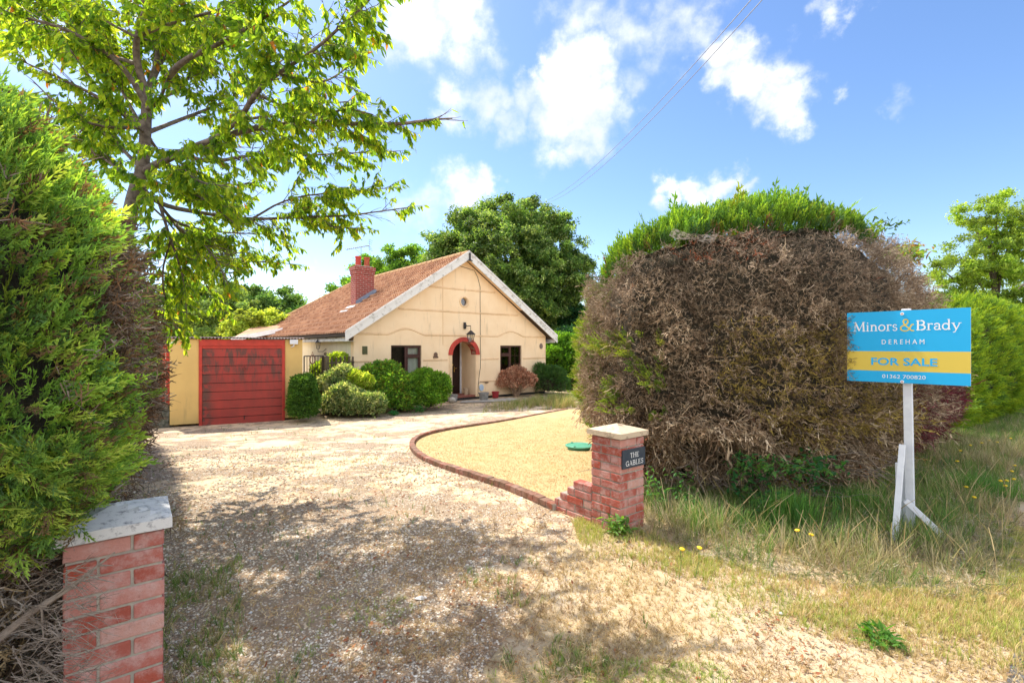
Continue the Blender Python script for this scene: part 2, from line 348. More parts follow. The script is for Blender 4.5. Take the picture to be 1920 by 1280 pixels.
def ground_mat(name, kind):
    m, nt, b, _ = new_mat(name); p = pos_out(nt, False)
    big = noise(nt, p, .9, 5, .6); mid = noise(nt, p, 4.5, 6, .65); fine = noise(nt, p, 38, 6, .7)
    if kind == 'drive':
        v = N(nt, 'ShaderNodeTexVoronoi', i_Scale=46.0); v.inputs['Randomness'].default_value = 1; L(nt, p, v.inputs['Vector'])
        sp = N(nt, 'ShaderNodeSeparateColor'); L(nt, v.outputs['Color'], sp.inputs[0])
        stone = ramp(nt, sp.outputs[0], [(0, (.34, .27, .20)), (.3, (.58, .46, .34)), (.55, (.66, .54, .41)), (.8, (.70, .65, .57)), (1, (.50, .33, .22))])
        edge = maprange(nt, v.outputs['Distance'], .18, .55); stone = mixc(nt, edge, stone, (.30, .22, .15))
        soil = mixc(nt, fine, (.80, .63, .42), (.64, .48, .31))
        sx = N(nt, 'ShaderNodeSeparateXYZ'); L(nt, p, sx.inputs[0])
        lft = math_n(nt, 'MULTIPLY', maprange(nt, sx.outputs[0], .15, -.7, 0, .30), maprange(nt, sx.outputs[1], 5.5, 3.8, 0, 1)); mid = math_n(nt, 'SUBTRACT', mid, lft)  # stonier at near left; ground colour also darkened where the tree shade falls
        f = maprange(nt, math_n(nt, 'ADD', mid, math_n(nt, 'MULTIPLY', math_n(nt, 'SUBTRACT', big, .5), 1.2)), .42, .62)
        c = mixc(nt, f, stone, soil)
        c = mixc(nt, maprange(nt, noise(nt, p, 2.4, 6, .7), .52, .70, 0, .6), c, (.50, .31, .17))
        hgt = math_n(nt, 'ADD', math_n(nt, 'MULTIPLY', math_n(nt, 'SUBTRACT', 1., edge), .7), fine); bd = .012
    elif kind == 'lawn':
        c = mixc(nt, maprange(nt, mid, .35, .7), (.58, .42, .22), (.46, .32, .15)); c = mixc(nt, maprange(nt, big, .45, .7, 0, .5), c, (.55, .39, .18))
        c = mixc(nt, maprange(nt, noise(nt, p, 1.7, 5), .62, .75, 0, .5), c, (.26, .27, .08)); c = mixc(nt, maprange(nt, fine, .4, .7, 0, .5), c, (.47, .34, .19)); hgt = fine; bd = .02
    elif kind == 'verge':
        c = mixc(nt, maprange(nt, mid, .35, .68), (.54, .42, .26), (.44, .33, .20)); c = mixc(nt, maprange(nt, big, .42, .64, 0, .75), c, (.60, .48, .35))
        c = mixc(nt, maprange(nt, fine, .45, .7, 0, .5), c, (.34, .25, .15)); hgt = fine; bd = .015
    else:
        c = mixc(nt, maprange(nt, fine, .4, .65), (.10, .10, .11), (.17, .165, .16)); hgt = fine; bd = .008
    L(nt, c, b.inputs['Base Color']); b.inputs['Roughness'].default_value = .95; b.inputs['Specular IOR Level'].default_value = .15
    bump(nt, hgt, b, .8, bd); return m
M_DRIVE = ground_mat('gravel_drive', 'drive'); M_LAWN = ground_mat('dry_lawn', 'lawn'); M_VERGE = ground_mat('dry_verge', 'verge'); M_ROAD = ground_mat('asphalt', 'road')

# ---------------- ground sheets ----------------
import bmesh
def sheet(name, poly, dz, mat):
    bm = bmesh.new(); vs = [bm.verts.new((x, y, 0)) for x, y in poly]; bm.faces.new(vs)
    ys = [p[1] for p in poly]
    for y in _gy:
        if min(ys) < y < max(ys):
            bmesh.ops.bisect_plane(bm, geom=bm.verts[:] + bm.edges[:] + bm.faces[:], plane_co=(0, y, 0), plane_no=(0, 1, 0))
    bmesh.ops.triangulate(bm, faces=bm.faces)
    for v in bm.verts: v.co.z = g(v.co.y) + dz
    bmesh.ops.recalc_face_normals(bm, faces=bm.faces)
    if sum(f.normal.z for f in bm.faces) < 0: bmesh.ops.reverse_faces(bm, faces=bm.faces)
    me = bpy.data.meshes.new(name); bm.to_mesh(me); bm.free(); me.materials.append(mat)
    return tag(obj(name, me), kind='structure')
sheet('ground', [(-600, -300), (600, -300), (600, 1200), (-600, 1200)], 0, M_VERGE)

# gate and wall directions
GD = Vector((.785, .62, 0)); GB = Vector((-.62, .785, 0))
PR = Vector((.931, 4.13, 0)); PL = Vector((-1.815, 1.94, 0))       # near corners of the two gate pillars
edge_px = [(1000, 932), (960, 920), (910, 903), (860, 887), (819, 874), (792, 861), (776, 848), (771, 836), (778, 825), (800, 815), (840, 806), (900, 797), (950, 789), (1000, 779), (1070, 766)]
EDGE = [PR + GB * .80] + [gp(*p) for p in edge_px[1:]]
EDGE = [Vector((p.x, p.y, 0)) for p in EDGE]
def smooth_line(P, n=3):
    for _ in range(n):
        Q = [P[0]]
        for a, b in zip(P[:-1], P[1:]): Q += [a.lerp(b, .25), a.lerp(b, .75)]
        Q.append(P[-1]); P = Q
    return P
def resample(P, step):
    out = [P[0].copy()]; acc = 0
    for a, b in zip(P[:-1], P[1:]):
        d = (b - a).length; t = step - acc
        while t <= d: out.append(a.lerp(b, t / max(d, 1e-9))); t += step
        acc = d - (t - step)
    return out
EDGES = resample(smooth_line(EDGE), .112)
lawn_poly = [(p.x, p.y) for p in EDGES[::2]] + [(6, 13.5), (6, 7.5), (1.6, 5.2), (.9, 4.7)]
def wiggle(P_, amp=.07, step=.18):
    Q = []
    for i, (a, b) in enumerate(zip(P_[:-1], P_[1:])):
        a = Vector((*a, 0)); b = Vector((*b, 0)); k = max(1, int((b - a).length / step))
        for j in range(k): p = a.lerp(b, j / k); Q.append((p.x + random.uniform(-amp, amp) * (j > 0), p.y + random.uniform(-amp, amp) * (j > 0)))
    return Q + [P_[-1]]
DP = wiggle([(-2.5, 2.9), (-2.3, 1.6), (-1.7, .5), (-.1, .6), (.05, 1.5), (-.15, 2.4), (.15, 3.2), (.5, 4.1)]) + [(.60, 4.52)] + [(p.x - .02, p.y) for p in EDGES[::2]] + [(5, 17.0), (4.5, 24), (-2, 21.2), (-12, 16), (-11, 11.5), (-6, 7)]
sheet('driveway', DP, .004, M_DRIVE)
sheet('lawn', lawn_poly, .012, M_LAWN)
sheet('road', [(3.35, 3.10), (60, 47.8), (64, 42), (4, -4.5), (-20, -23), (-23, -17.7), (.2, .55)], .005, M_ROAD)
sheet('path', [(-1.9, 17.0), (-.3, 17.35), (.3, 18.0), (0, 18.6), (-1.8, 17.55)], .03, M_CONC)

# ================= BUNGALOW =================
HO = Vector((-5.03, 15.25, ZC - 2.0)); HR = math.atan2(.645, .764); W = 8.48
house = thing('bungalow', 'peach rendered bungalow with clay tiled roof, white bargeboards and red arched porch', 'house', HO, HR)
EAV = 2.42; SL = .667; OV = .35; VF = -.30; VR = 10.6; VB = 14.6
def rz(u): return EAV + SL * (min(u, W - u) + OV)     # top of roof plane
ARCO = [(4.24 + .70 * math.cos(a), 1.70 + .66 * math.sin(a)) for a in np.linspace(math.pi, 0, 25)]
ARCI = [(4.24 + .53 * math.cos(a), 1.70 + .50 * math.sin(a)) for a in np.linspace(math.pi, 0, 25)]
WIN = [(1.28, 2.43, .92, 2.05), (5.97, 7.10, .92, 2.05)]
holes = [[(a, c), (b, c), (b, d), (a, d)] for a, b, c, d in WIN]
holes.append([(4.24 + .53, .10)] + ARCI[::-1] + [(4.24 - .53, .10)])
holes.append([(4.24 + .15 * math.cos(a), 3.68 + .15 * math.sin(a)) for a in np.linspace(0, 2 * math.pi, 24, endpoint=False)])
wz = lambda u: rz(u) - .20
mb = MB(); mb.plate([(0, .1), (W, .1), (W, wz(0)), (W / 2, wz(W / 2)), (0, wz(0))], holes, 0, .24)
mb.box(W - .24, W, .24, VB, .1, wz(0)); mb.box(.0, W, VB, VB + .24, .1, wz(0))
mb.build('wall', M_CREAM, house)
MB().box(0, .24, .243, VB, .1, wz(0)).build('side_wall', M_SIDE, house)
MB().box(.02, W - .02, .02, VB, -.4, .1).build('plinth', M_BLACK, house)
# porch recess
mb = MB(); mb.box(3.61, 3.71, .24, 1.05, .1, 2.3); mb.box(4.77, 4.87, .24, 1.05, .1, 2.3); mb.box(3.61, 4.87, .24, 1.10, 2.3, 2.4)
mb.build('porch_recess', M_CREAM, house)
MB().box(3.712, 4.768, .02, 1.02, .101, .16).build('porch_floor', simple('quarry_tile', (.30, .09, .06), (.22, .08, .06), 6, .7), house)
fr = MB(); fr.box(3.712, 3.78, .95, 1.03, .16, 2.298); fr.box(4.70, 4.768, .95, 1.03, .16, 2.298); fr.box(3.78, 4.70, .95, 1.03, 2.18, 2.298)
fr.build('door_frame', M_WHITE, house, bevel=.006)
d = MB(); d.box(3.782, 4.698, .98, 1.02, .165, 2.178)
for a, b in ((3.88, 4.20), (4.28, 4.60)):
    for c, e in ((.35, 1.0), (1.15, 1.75), (1.83, 2.1)): d.box(a, b, .965, .982, c, e)
door = d.build('door', M_DOOR, house, bevel=.008)
h = MB(); h.box(4.40, 4.425, .93, .967, 1.02, 1.22); h.tube([(4.41, .94, 1.16), (4.41, .90, 1.16), (4.50, .90, 1.16)], .012, 8); h.build('handle', M_BRASS, door)
MB().box(4.10, 4.36, .94, .962, 1.25, 1.33).build('letter_plate', M_BRASS, door); MB().box(4.22, 4.26, .94, .962, 1.5, 1.62).build('knocker', M_BRASS, door)
# arch
arch = MB(); k = len(ARCO)
for i in range(k - 1):
    q = [ARCO[i], ARCO[i + 1], ARCI[i + 1], ARCI[i]]
    arch.prism(q, -.035, .30)
arch.build('arch', simple('red_masonry_paint', (.56, .062, .040), (.40, .05, .035), 9, .7, bmp=.6), house)
for a_ in (3.56, 4.78): MB().box(a_, a_ + .14, -.012, .06, .12, 1.70).build('arch_jamb', M_TRIM, house, bevel=.01)
# string courses
def course(u0, u1, z, bumps=(), gaps=()):
    mb = MB(); us = np.arange(u0, u1 + .001, .05); P = []
    for u in us:
        zz = z + random.uniform(-.004, .004)
        for c, w_, hh in bumps:
            t = abs(u - c) / w_
            if t < 1: zz += hh * (math.cos(t * math.pi) * .5 + .5) ** .7
        P.append((u, zz))
    for a, b in zip(P[:-1], P[1:]):
        if any(g0 < (a[0] + b[0]) / 2 < g1 for g0, g1 in gaps): continue
        mb.add([(x, y, zz + dz) for x, zz in (a, b) for y, dz in ((0, -.035), (-.02, -.02), (-.02, .02), (0, .035))], [(0, 4, 5, 1), (1, 5, 6, 2), (2, 6, 7, 3)])
    return mb
def sc(mb): mb.build('string_course', M_TRIM, house)
sc(course(.0, W, 2.42, ((1.855, .72, .20), (6.535, .72, .20))))
sc(course(1.55, W - 1.55, 3.29)); sc(course(2.75, W - 2.75, 4.14))
[sc(course(a_, b_, 1.53)) for a_, b_ in ((.0, 1.2), (2.5, 3.5), (4.98, 5.9), (7.17, W))]; sc(course(4.98, W, .67, (), ()))
for u in (3.30,):
    MB().box(u, u + .012, -.006, .01, 2.1, 5.0).build('crack_cover', M_TRIM, house)
# window surround grooves
for a, b, c, dd in WIN:
    wf = MB(); t = .055
    wf.box(a + .003, a + t, .06, .13, c, dd); wf.box(b - t, b - .003, .06, .13, c, dd); wf.box(a + t, b - t, .06, .13, c, c + t); wf.box(a + t, b - t, .06, .13, dd - t, dd)
    m_ = (a + b) / 2; wf.box(m_ - .04, m_ + .04, .055, .132, c + t, dd - t)
    left_fan = a > 4
    x0, x1 = (a + t, m_ - .04) if left_fan else (m_ + .04, b - t)
    zt = dd - .40; wf.box(x0, x1, .058, .131, zt, zt + .06)
    for (p, q, r_, s_) in ((x0, x1, c + t, zt), (x0, x1, zt + .06, dd - t)):
        wf.box(p, p + .035, .045, .10, r_, s_); wf.box(q - .035, q, .045, .10, r_, s_); wf.box(p + .035, q - .035, .045, .10, r_, r_ + .035); wf.box(p + .035, q - .035, .045, .10, s_ - .035, s_)
    o = wf.build('window', M_BROWNF, house, bevel=.005)
    MB().box(a + t - .01, b - t + .01, .088, .096, c + t - .01, dd - t + .01).build('pane', M_GLASS, o)
    cu = MB(); n = 60; xs = np.linspace(m_ + .02, b - .03, n) if True else 0
    xs2 = [(x, .155 + .02 * math.sin(i * 1.05)) for i, x in enumerate(xs)]
    for (p, q) in zip(xs2[:-1], xs2[1:]): cu.add([(p[0], p[1], c), (q[0], q[1], c), (q[0], q[1], dd), (p[0], p[1], dd)], [(0, 1, 2, 3)])
    cu.build('curtain', simple('net_curtain', (.82, .82, .78), (.7, .7, .66), 5, .9, bmp=0), o, fixn=False)
    if left_fan:
        br = MB()
        for i in (1, 2): br.box(m_ + .04, b - t, .084, .0865, c + t + i * .33, c + t + i * .33 + .012)
        br.box((m_ + .04 + b - t) / 2 - .006, (m_ + .04 + b - t) / 2 + .006, .0835, .0862, c + t, dd - t); br.build('glazing_bar', M_BROWNF, o)
    MB().box(a - .04, b + .04, -.05, .058, c - .06, c - .002).build('sill', M_BROWNF, house, bevel=.006)
# round window
ring = MB(); n = 32
for i in range(n):
    a0, a1 = 2 * math.pi * i / n, 2 * math.pi * (i + 1) / n
    P_ = []
    for a in (a0, a1):
        for r_, y in ((.215, 0), (.205, -.035), (.165, -.035), (.150, -.002)): P_.append((4.24 + r_ * math.cos(a), y, 3.68 + r_ * math.sin(a)))
    ring.add(P_, [(0, 4, 5, 1), (1, 5, 6, 2), (2, 6, 7, 3)])
ro = ring.build('round_window', M_TRIM, house, smooth=True)
MB().prism([(4.24 + .15 * math.cos(a), 3.68 + .15 * math.sin(a)) for a in np.linspace(0, 2 * math.pi, 24, endpoint=False)], .08, .09).build('pane', M_GLASS, ro)
mu = MB(); mu.prism([(4.24 + .152 * math.cos(a), 3.68 + .152 * math.sin(a)) for a in np.linspace(0, 2 * math.pi, 24, endpoint=False)], .11, .12); mu.build('stained_panel', simple('stained_glass', (.22, .03, .02), (.10, .09, .13), 16, .4), ro)
# interior blocker so that the rooms read dark
for a_, b_ in ((.25, 3.55), (4.95, W - .25)): MB().box(a_, b_, 3.0, 3.05, .1, 2.5).build('room_blocker', M_DARKWOOD, house)
# roof tiles: left and right slopes + rear hip
def tiles(side):
    nc = 16; TW = .165; sub = 6; VV = []; FF = []
    run = W / 2 + OV; nv = int((VB + .35 - VF) / TW) + 1
    ys = VF + np.arange(nv * sub + 1) * TW / sub
    ph = (np.arange(len(ys)) % sub) / sub
    prof = .034 * np.sin(ph * 2 * math.pi) ** 1 * (ph < .5) * 1.5 + .012 * np.sin((ph - .5) * 2 * math.pi) * (ph >= .5) * -1
    rows = []
    for c in range(nc):
        for q, lift in ((c / nc - .004, .080), (c / nc + .0005, .085), ((c + 1) / nc + .001, .008)):
            rows.append((q, lift))
    for q, lift in rows:
        u = -OV + q * run; z = EAV + SL * (u + OV) + .0
        jit = (np.sin(np.floor(np.arange(len(ys)) / sub) * 12.9898 + q * 78) * .004)
        for i, y in enumerate(ys): VV.append((u if side < 0 else W - u, y, z + lift + prof[i] + jit[i] - .04))
    nY = len(ys)
    for r_ in range(len(rows) - 1):
        qa = (rows[r_][0] + rows[r_ + 1][0]) / 2; lim = VB + .35 - (VB + .35 - VR) * max(qa, 0)
        for i in range(nY - 1):
            if ys[i] > lim: break
            a = r_ * nY + i; FF.append((a, a + 1, a + nY + 1, a + nY))
    V = np.array(VV); lo_ = np.array(FF).ravel()
    return V, lo_, np.full(len(FF), 4)
Vs = []; Ls = []; Ss = []; b0 = 0
for s_ in (-1, 1):
    V, l_, z_ = tiles(s_); Vs.append(V); Ls.append(l_ + b0); Ss.append(z_); b0 += len(V)
hipv = np.array([(-OV, VB + .35, EAV), (W + OV, VB + .35, EAV), (W / 2, VR, rz(W / 2))]); Vs.append(hipv); Ls.append(np.array([0, 1, 2]) + b0); Ss.append(np.array([3]))
roof = raw_mesh('roof', np.concatenate(Vs), np.concatenate(Ls), np.concatenate(Ss), M_TILE, house)
rd = MB(); rzt = rz(W / 2)
y = VF
while y < VR - .05:
    y1 = min(y + .42, VR); dz = random.uniform(-.004, .004)
    rd.tube([(W / 2, y, rzt - .02 + dz), (W / 2, y1 - .02, rzt - .02 + dz)], [.115, .105], 12); y += .42
for ex in (-OV, W + OV):
    A = Vector((W / 2, VR, rzt - .02)); B = Vector((ex, VB + .35, EAV - .0)); n = 15
    for i in range(n): rd.tube([A.lerp(B, i / n), A.lerp(B, (i + .95) / n)], [.10, .11], 10)
rd.build('ridge_tiles', simple('ridge_clay', (.48, .30, .14), (.36, .20, .10), 6, .85), roof)
un = MB(); T = .10
for s_ in (-1, 1):
    X = lambda u: u if s_ < 0 else W - u
    a = [(X(-OV + .02), VF + .04, EAV - .03), (X(W / 2), VF + .04, rzt - .03), (X(W / 2), VR, rzt - .03), (X(-OV + .02), VB + .3, EAV - .03)]
    un.add(a + [(x, y, z - T) for x, y, z in a], [(0, 1, 2, 3), (4, 7, 6, 5), (0, 4, 5, 1), (1, 5, 6, 2), (2, 6, 7, 3), (3, 7, 4, 0)])
un.build('roof_deck', M_DARKWOOD, roof)
# bargeboards
for s_ in (-1, 1):
    X = lambda u: u if s_ < 0 else W - u
    a = (X(-OV - .04), EAV - .25); b = (X(W / 2), rzt - .26); dzt = .30
    bb = MB(); n = 20
    pts = [(a[0] + (b[0] - a[0]) * i / n, a[1] + (b[1] - a[1]) * i / n) for i in range(n + 1)]
    bb.prism(pts + [(x, z + dzt) for x, z in pts[::-1]], VF - .035, VF - .005)
    bb.prism([(x, z + .245) for x, z in pts] + [(x, z + .335) for x, z in pts[::-1]], VF - .055, VF - .036)
    bb.build('bargeboard', M_WHITEB, house)
    sf = MB(); sf.add([(p[0], y, p[1] + .10) for p in (a, b) for y in (VF - .003, -.003)], [(0, 1, 3, 2)])
    sf.add([(p[0], y, p[1] + .115) for p in (a, b) for y in (VF - .003, -.003)], [(0, 2, 3, 1)])
    sf.build('soffit', M_CREAM, house)
# fascia + gutter on both eaves
for s_ in (-1, 1):
    X = lambda u: u if s_ < 0 else W - u
    x0, x1 = sorted((X(-OV + .05), X(-OV + .08))); xa, xb = sorted((X(-OV + .10), X(0)))
    ff = MB(); ff.box(x0, x1, VF + .02, VB + .3, EAV - .24, EAV - .05); ff.box(xa - .03, xb, .0, VB, EAV - .25, EAV - .235); ff.build('fascia', M_WHITEB, house)
    gt = MB(); cx = X(-OV - .02); arc = [(cx + .058 * math.cos(t), EAV - .07 + .058 * math.sin(t)) for t in np.linspace(math.pi, 2 * math.pi, 9)]
    for i in range(8): gt.add([(arc[i][0], VF + .02, arc[i][1]), (arc[i + 1][0], VF + .02, arc[i + 1][1]), (arc[i + 1][0], VB, arc[i + 1][1]), (arc[i][0], VB, arc[i][1])], [(0, 1, 2, 3)])
    gt.prism(arc, VF + .012, VF + .02)
    y = .6
    while y < VB: gt.box(min(cx, X(-OV + .05)), max(cx, X(-OV + .05)), y, y + .03, EAV - .145, EAV - .125); y += .9
    gt.build('gutter', M_GUT, house)
# finial lamp bracket at apex, cables
fb = MB(); fb.box(W / 2 - .03, W / 2 + .03, VF - .09, VF - .058, rzt - .30, rzt - .02); fb.prism([(W / 2 - .12, rzt - .32), (W / 2 + .12, rzt - .32), (W / 2, rzt - .24)], VF - .10, VF - .06)
fb.build('apex_bracket', M_BLACK, house)
cb = MB(); cb.tube([(3.9, -.012, 5.02), (4.7, -.012, 4.90), (4.86, -.012, 4.65), (4.97, -.012, 4.3), (4.98, -.012, 2.6), (4.985, -.012, 1.2), (4.93, -.012, .95), (4.88, -.02, .55), (4.86, -.012, .14)], .009, 6)
cb.build('cable', M_BLACK, house)
cb = MB(); cb.tube([(3.30, -.010, 5.0), (3.305, -.010, 3.3), (3.31, -.010, 2.05), (3.50, -.010, 2.05)], .005, 5); cb.build('cable', M_TRIM, house)
# small wall fittings
MB().box(.28, .45, -.025, .0, 1.76, 2.02).build('wall_vent', simple('green_plate', (.06, .065, .02), (.10, .10, .04), 20, .5), house, bevel=.005)
pq = MB(); pq.prism([(2.90, 1.60), (3.10, 1.60), (3.10, 1.66), (3.07, 1.66)] + [(3.0 + .075 * math.cos(a), 1.72 + .085 * math.sin(a)) for a in np.linspace(0, math.pi, 10)] + [(2.93, 1.66), (2.90, 1.66)], -.03, 0)
pq.build('number_plaque', simple('bronze', (.09, .045, .03), (.20, .12, .08), 40, .5), house, bevel=.004)
al = MB(); al.prism([(8.20 + .085 * math.cos(a), 2.03 + .12 * math.sin(a)) for a in np.linspace(0, 2 * math.pi, 16, endpoint=False)], -.04, 0); al.build('wall_plaque', simple('grey_plaque', (.25, .18, .15), (.12, .09, .08), 30, .6), house, bevel=.01)
bp = MB(); bp.prism([(5.02 + .10 * math.cos(a), .43 + .13 * math.sin(a)) for a in np.linspace(0, 2 * math.pi, 20, endpoint=False)], -.05, 0); bp.build('meter_cover', simple('pale_blue', (.45, .55, .68), (.38, .48, .62), 12, .5), house, bevel=.01)
hk = MB(); hk.box(5.22, 5.32, -.08, 0, .60, .64); hk.tube([(5.22, -.02, .62), (4.98, -.02, .66), (4.9, -.02, .60)], .008, 5); hk.build('tap', simple('bronze_tap', (.16, .10, .07), None, 20, .5), house)
# porch lantern
lt = MB(); cx, cy, z0 = 4.24, -.42, 2.17
for i in range(6):
    a = 2 * math.pi * i / 6; a2 = 2 * math.pi * (i + 1) / 6
    P_ = lambda r_, a, z: (cx + r_ * math.cos(a), cy + r_ * math.sin(a), z)
    lt.tube([P_(.10, a, z0), P_(.155, a, z0 + .28)], .008, 5)
    for zf, r_ in ((z0, .10), (z0 + .14, .128), (z0 + .28, .155)): lt.tube([P_(r_, a, zf), P_(r_, a2, zf)], .007, 5)
    am = (a + a2) / 2; lt.tube([P_(.087, am, z0), P_(.134, am, z0 + .28)], .005, 4)
    lt.add([P_(.20, a, z0 + .285), P_(.20, a2, z0 + .285), P_(.03, a2, z0 + .43), P_(.03, a, z0 + .43)], [(0, 1, 2, 3)])
lt.add([(cx + .10 * math.cos(2 * math.pi * i / 6), cy + .10 * math.sin(2 * math.pi * i / 6), z0) for i in range(6)], [tuple(range(6))])
lt.tube([(cx, cy, z0 + .42), (cx, cy, z0 + .60)], .010, 6); lt.tube([(cx, cy, z0 + .60), (cx, -.2, z0 + .60), (cx, -.02, z0 + .56)], .016, 6)
lt.tube([(cx, -.2, z0 + .60), (cx, -.12, z0 + .66), (cx, -.03, z0 + .70)], .010, 6); lt.lathe([(.05, z0 + .50), (.055, z0 + .6), (.05, z0 + .74)], cx, -.04, 10)
lan = lt.build('porch_lantern', M_BLACK, house)
lg = MB(); lg.lathe([(.090, z0 + .01), (.142, z0 + .275)], cx, cy, 6); lg.build('lantern_glass', M_GLASS, lan)
lg = MB(); lg.lathe([(.0, z0 + .03), (.03, z0 + .06), (.036, z0 + .12), (.0, z0 + .17)], cx, cy, 10); lg.build('bulb', M_SWHITE, lan, smooth=True)
# side wall lantern + hanging ring
lt = MB(); cx, cy, z0 = -.30, 2.45, 1.93
for i in range(6):
    a = 2 * math.pi * i / 6; a2 = 2 * math.pi * (i + 1) / 6
    lt.tube([P_(.05, a, z0), P_(.085, a, z0 + .22)], .006, 4); lt.tube([P_(.085, a, z0 + .22), P_(.085, a2, z0 + .22)], .006, 4); lt.tube([P_(.05, a, z0), P_(.05, a2, z0)], .006, 4)
    lt.add([P_(.10, a, z0 + .22), P_(.10, a2, z0 + .22), P_(.012, a2, z0 + .34), P_(.012, a, z0 + .34)], [(0, 1, 2, 3)])
lt.tube([(cx, cy, z0), (cx, cy, z0 - .10), (-.12, cy, z0 - .10), (-.02, cy, z0)], .012, 6); lt.build('side_lantern', M_BLACK, house)
# chimney
ch = MB(); CU0, CU1, CV0, CV1, CZ = 1.42, 2.18, 3.33, 3.83, 5.16
ch.box(CU0, CU1, CV0, CV1, 2.6, CZ - .30); ch.box(CU0 - .025, CU1 + .025, CV0 - .025, CV1 + .025, CZ - .30, CZ - .15); ch.box(CU0 - .05, CU1 + .05, CV0 - .05, CV1 + .05, CZ - .15, CZ)
ch.box(CU0 + .04, CU1 - .04, CV0 + .04, CV1 - .04, CZ, CZ + .04, 1)
chim = ch.build('chimney', [M_CHIM, M_CONC], house, bevel=.006)
for u in (1.62, 1.98):
    p_ = MB(); p_.lathe([(.115, CZ + .03), (.12, CZ + .06), (.105, CZ + .10), (.10, CZ + .34), (.118, CZ + .36), (.118, CZ + .42), (.085, CZ + .42), (.08, CZ + .2)], u, 3.58, 18)
    p_.build('chimney_pot', M_RED if u < 1.8 else simple('orange_clay', (.50, .12, .05), (.30, .07, .04), 12, .8), chim, smooth=False)
fl = MB()
def on(u, v, dz): return (u, v, EAV + SL * (u + OV) + dz)
fl.add([on(CU0 - .42, CV0 - .10, .045), on(CU0 + .02, CV0 - .16, .05), on(CU0 + .02, CV1 + .12, .05), on(CU0 - .42, CV1 + .1, .045)], [(0, 1, 2, 3)], 1)
for (a, b) in ((CV0 - .16, CV0 - .006),): fl.add([on(CU0, a, .055), on(CU1 + .15, a, .055), on(CU1 + .15, b, .06), on(CU0, b, .06), on(CU1, b, .20), on(CU0, b, .20)], [(0, 1, 2, 3), (3, 2, 4, 5)])
fl.build('flashing', [M_LEAD, simple('bright_lead', (.62, .64, .68), (.5, .52, .56), 6, .5)], chim)
ae = MB(); ax_, ay_ = 1.80, 3.72
ae.tube([(ax_, ay_, CZ), (ax_, ay_, CZ + .86)], .014, 6)
b0_ = Vector((1.35, 4.1, CZ + .74)); b1_ = Vector((1.98, 3.3, CZ + .86))
ae.tube([b0_, b1_], .016, 5)
for i in range(12):
    p_ = b0_.lerp(b1_, i / 12); q = Vector((.55, .43, .0)).normalized() * .09; ae.tube([p_ - q, p_ + q], .009, 4)
for s_ in (-1, 1):
    for j in range(3): q = Vector((.55, .43, 0)).normalized() * .16; c_ = b1_ + Vector((0, 0, s_ * (.06 + j * .07))) + (b1_ - b0_) * (.02 * j); ae.tube([c_ - q, c_ + q], .008, 4)
ae.tube([b1_ + Vector((0, 0, -.22)), b1_, b1_ + Vector((0, 0, .22))], .007, 4)
ae.tube([(ax_, ay_, CZ + .55), b0_.lerp(b1_, .35)], .007, 4)
ae.build('tv_aerial', M_LEAD, chim)
# rear side wing with low pale roof seen above the garage
wg = MB(); wg.box(-1.3, -.003, 10.2, 13.6, .0, 2.25); wg.build('wing_wall', M_SIDE, house)
wg = MB(); wg.add([(-1.7, 9.8, 2.38), (.5, 8.8, 2.86), (1.0, 12.0, 3.28), (-.4, 12.2, 2.98)], [(0, 1, 2, 3)]); wg.add([(-1.7, 9.8, 2.30), (.5, 8.8, 2.78), (1.0, 12.0, 3.20), (-.4, 12.2, 2.90)], [(0, 3, 2, 1)])
wg.build('wing_roof', M_TILE, house)
MB().beam((-1.72, 9.76, 2.33), (.3, 8.84, 2.80), .05, .20).build('wing_fascia', M_WHITE, house)

# ================= GARAGE =================
GDd = Vector((.891, .454, 0)); GO = Vector((-7.93, 12.16, 0)) - GDd * .612; GO.z = ZC - 2.0
gar = thing('garage', 'flat roofed garage with yellow rendered sides and a red up and over door', 'garage', GO, math.atan2(.454, .891))
GW = 3.02; D0, D1 = .612, 2.58; GT = 2.20
mb = MB(); mb.box(0, D0 - .002, 0, .2, .06, GT); mb.box(D1 + .002, GW, 0, .2, .06, GT); mb.box(0, .15, .2, 5.2, 0, GT - .03); mb.box(GW - .15, GW, .2, 5.2, 0, GT - .03); mb.box(.15, GW - .15, 5.05, 5.2, 0, GT - .03)
mb.build('wall', M_YEL, gar, bevel=.008)
gf = MB(); gf.box(D0, D0 + .07, -.03, .08, -.03, 2.02); gf.box(D1 - .07, D1, -.03, .08, -.03, 2.02); gf.box(D0, D1, -.032, .08, 2.021, GT - .01); gf.box(D0 + .07, D1 - .07, -.015, .05, 1.955, 2.02)
gf.build('door_frame', M_RED, gar, bevel=.005)
def garage_red():
    m, nt, b, _ = new_mat('garage_red'); p = pos_out(nt); sp = N(nt, 'ShaderNodeSeparateXYZ'); L(nt, p, sp.inputs[0])
    base = mixc(nt, maprange(nt, noise(nt, p, 2.5, 5), .3, .7), (.40, .045, .032), (.30, .036, .028))
    mp = N(nt, 'ShaderNodeMapping'); mp.inputs['Scale'].default_value = (5, 5, 1.1); L(nt, p, mp.inputs[0])
    f = math_n(nt, 'MULTIPLY', maprange(nt, noise(nt, mp.outputs[0], 1.8, 7, .7), .46, .60), maprange(nt, sp.outputs[2], .8, 1.5, .15, .85))
    lf = math_n(nt, 'MULTIPLY', maprange(nt, sp.outputs[0], 1.05, .72), maprange(nt, noise(nt, p, 7, 5), .38, .52, 0, .9))
    c = mixc(nt, math_n(nt, 'MAXIMUM', f, lf), base, (.085, .045, .035)); L(nt, c, b.inputs['Base Color']); b.inputs['Roughness'].default_value = .6
    bump(nt, noise(nt, mp.outputs[0], 30, 4), b, .25, .003); return m
gd = MB(); n = 9; z0_, z1_ = -.04, 1.953
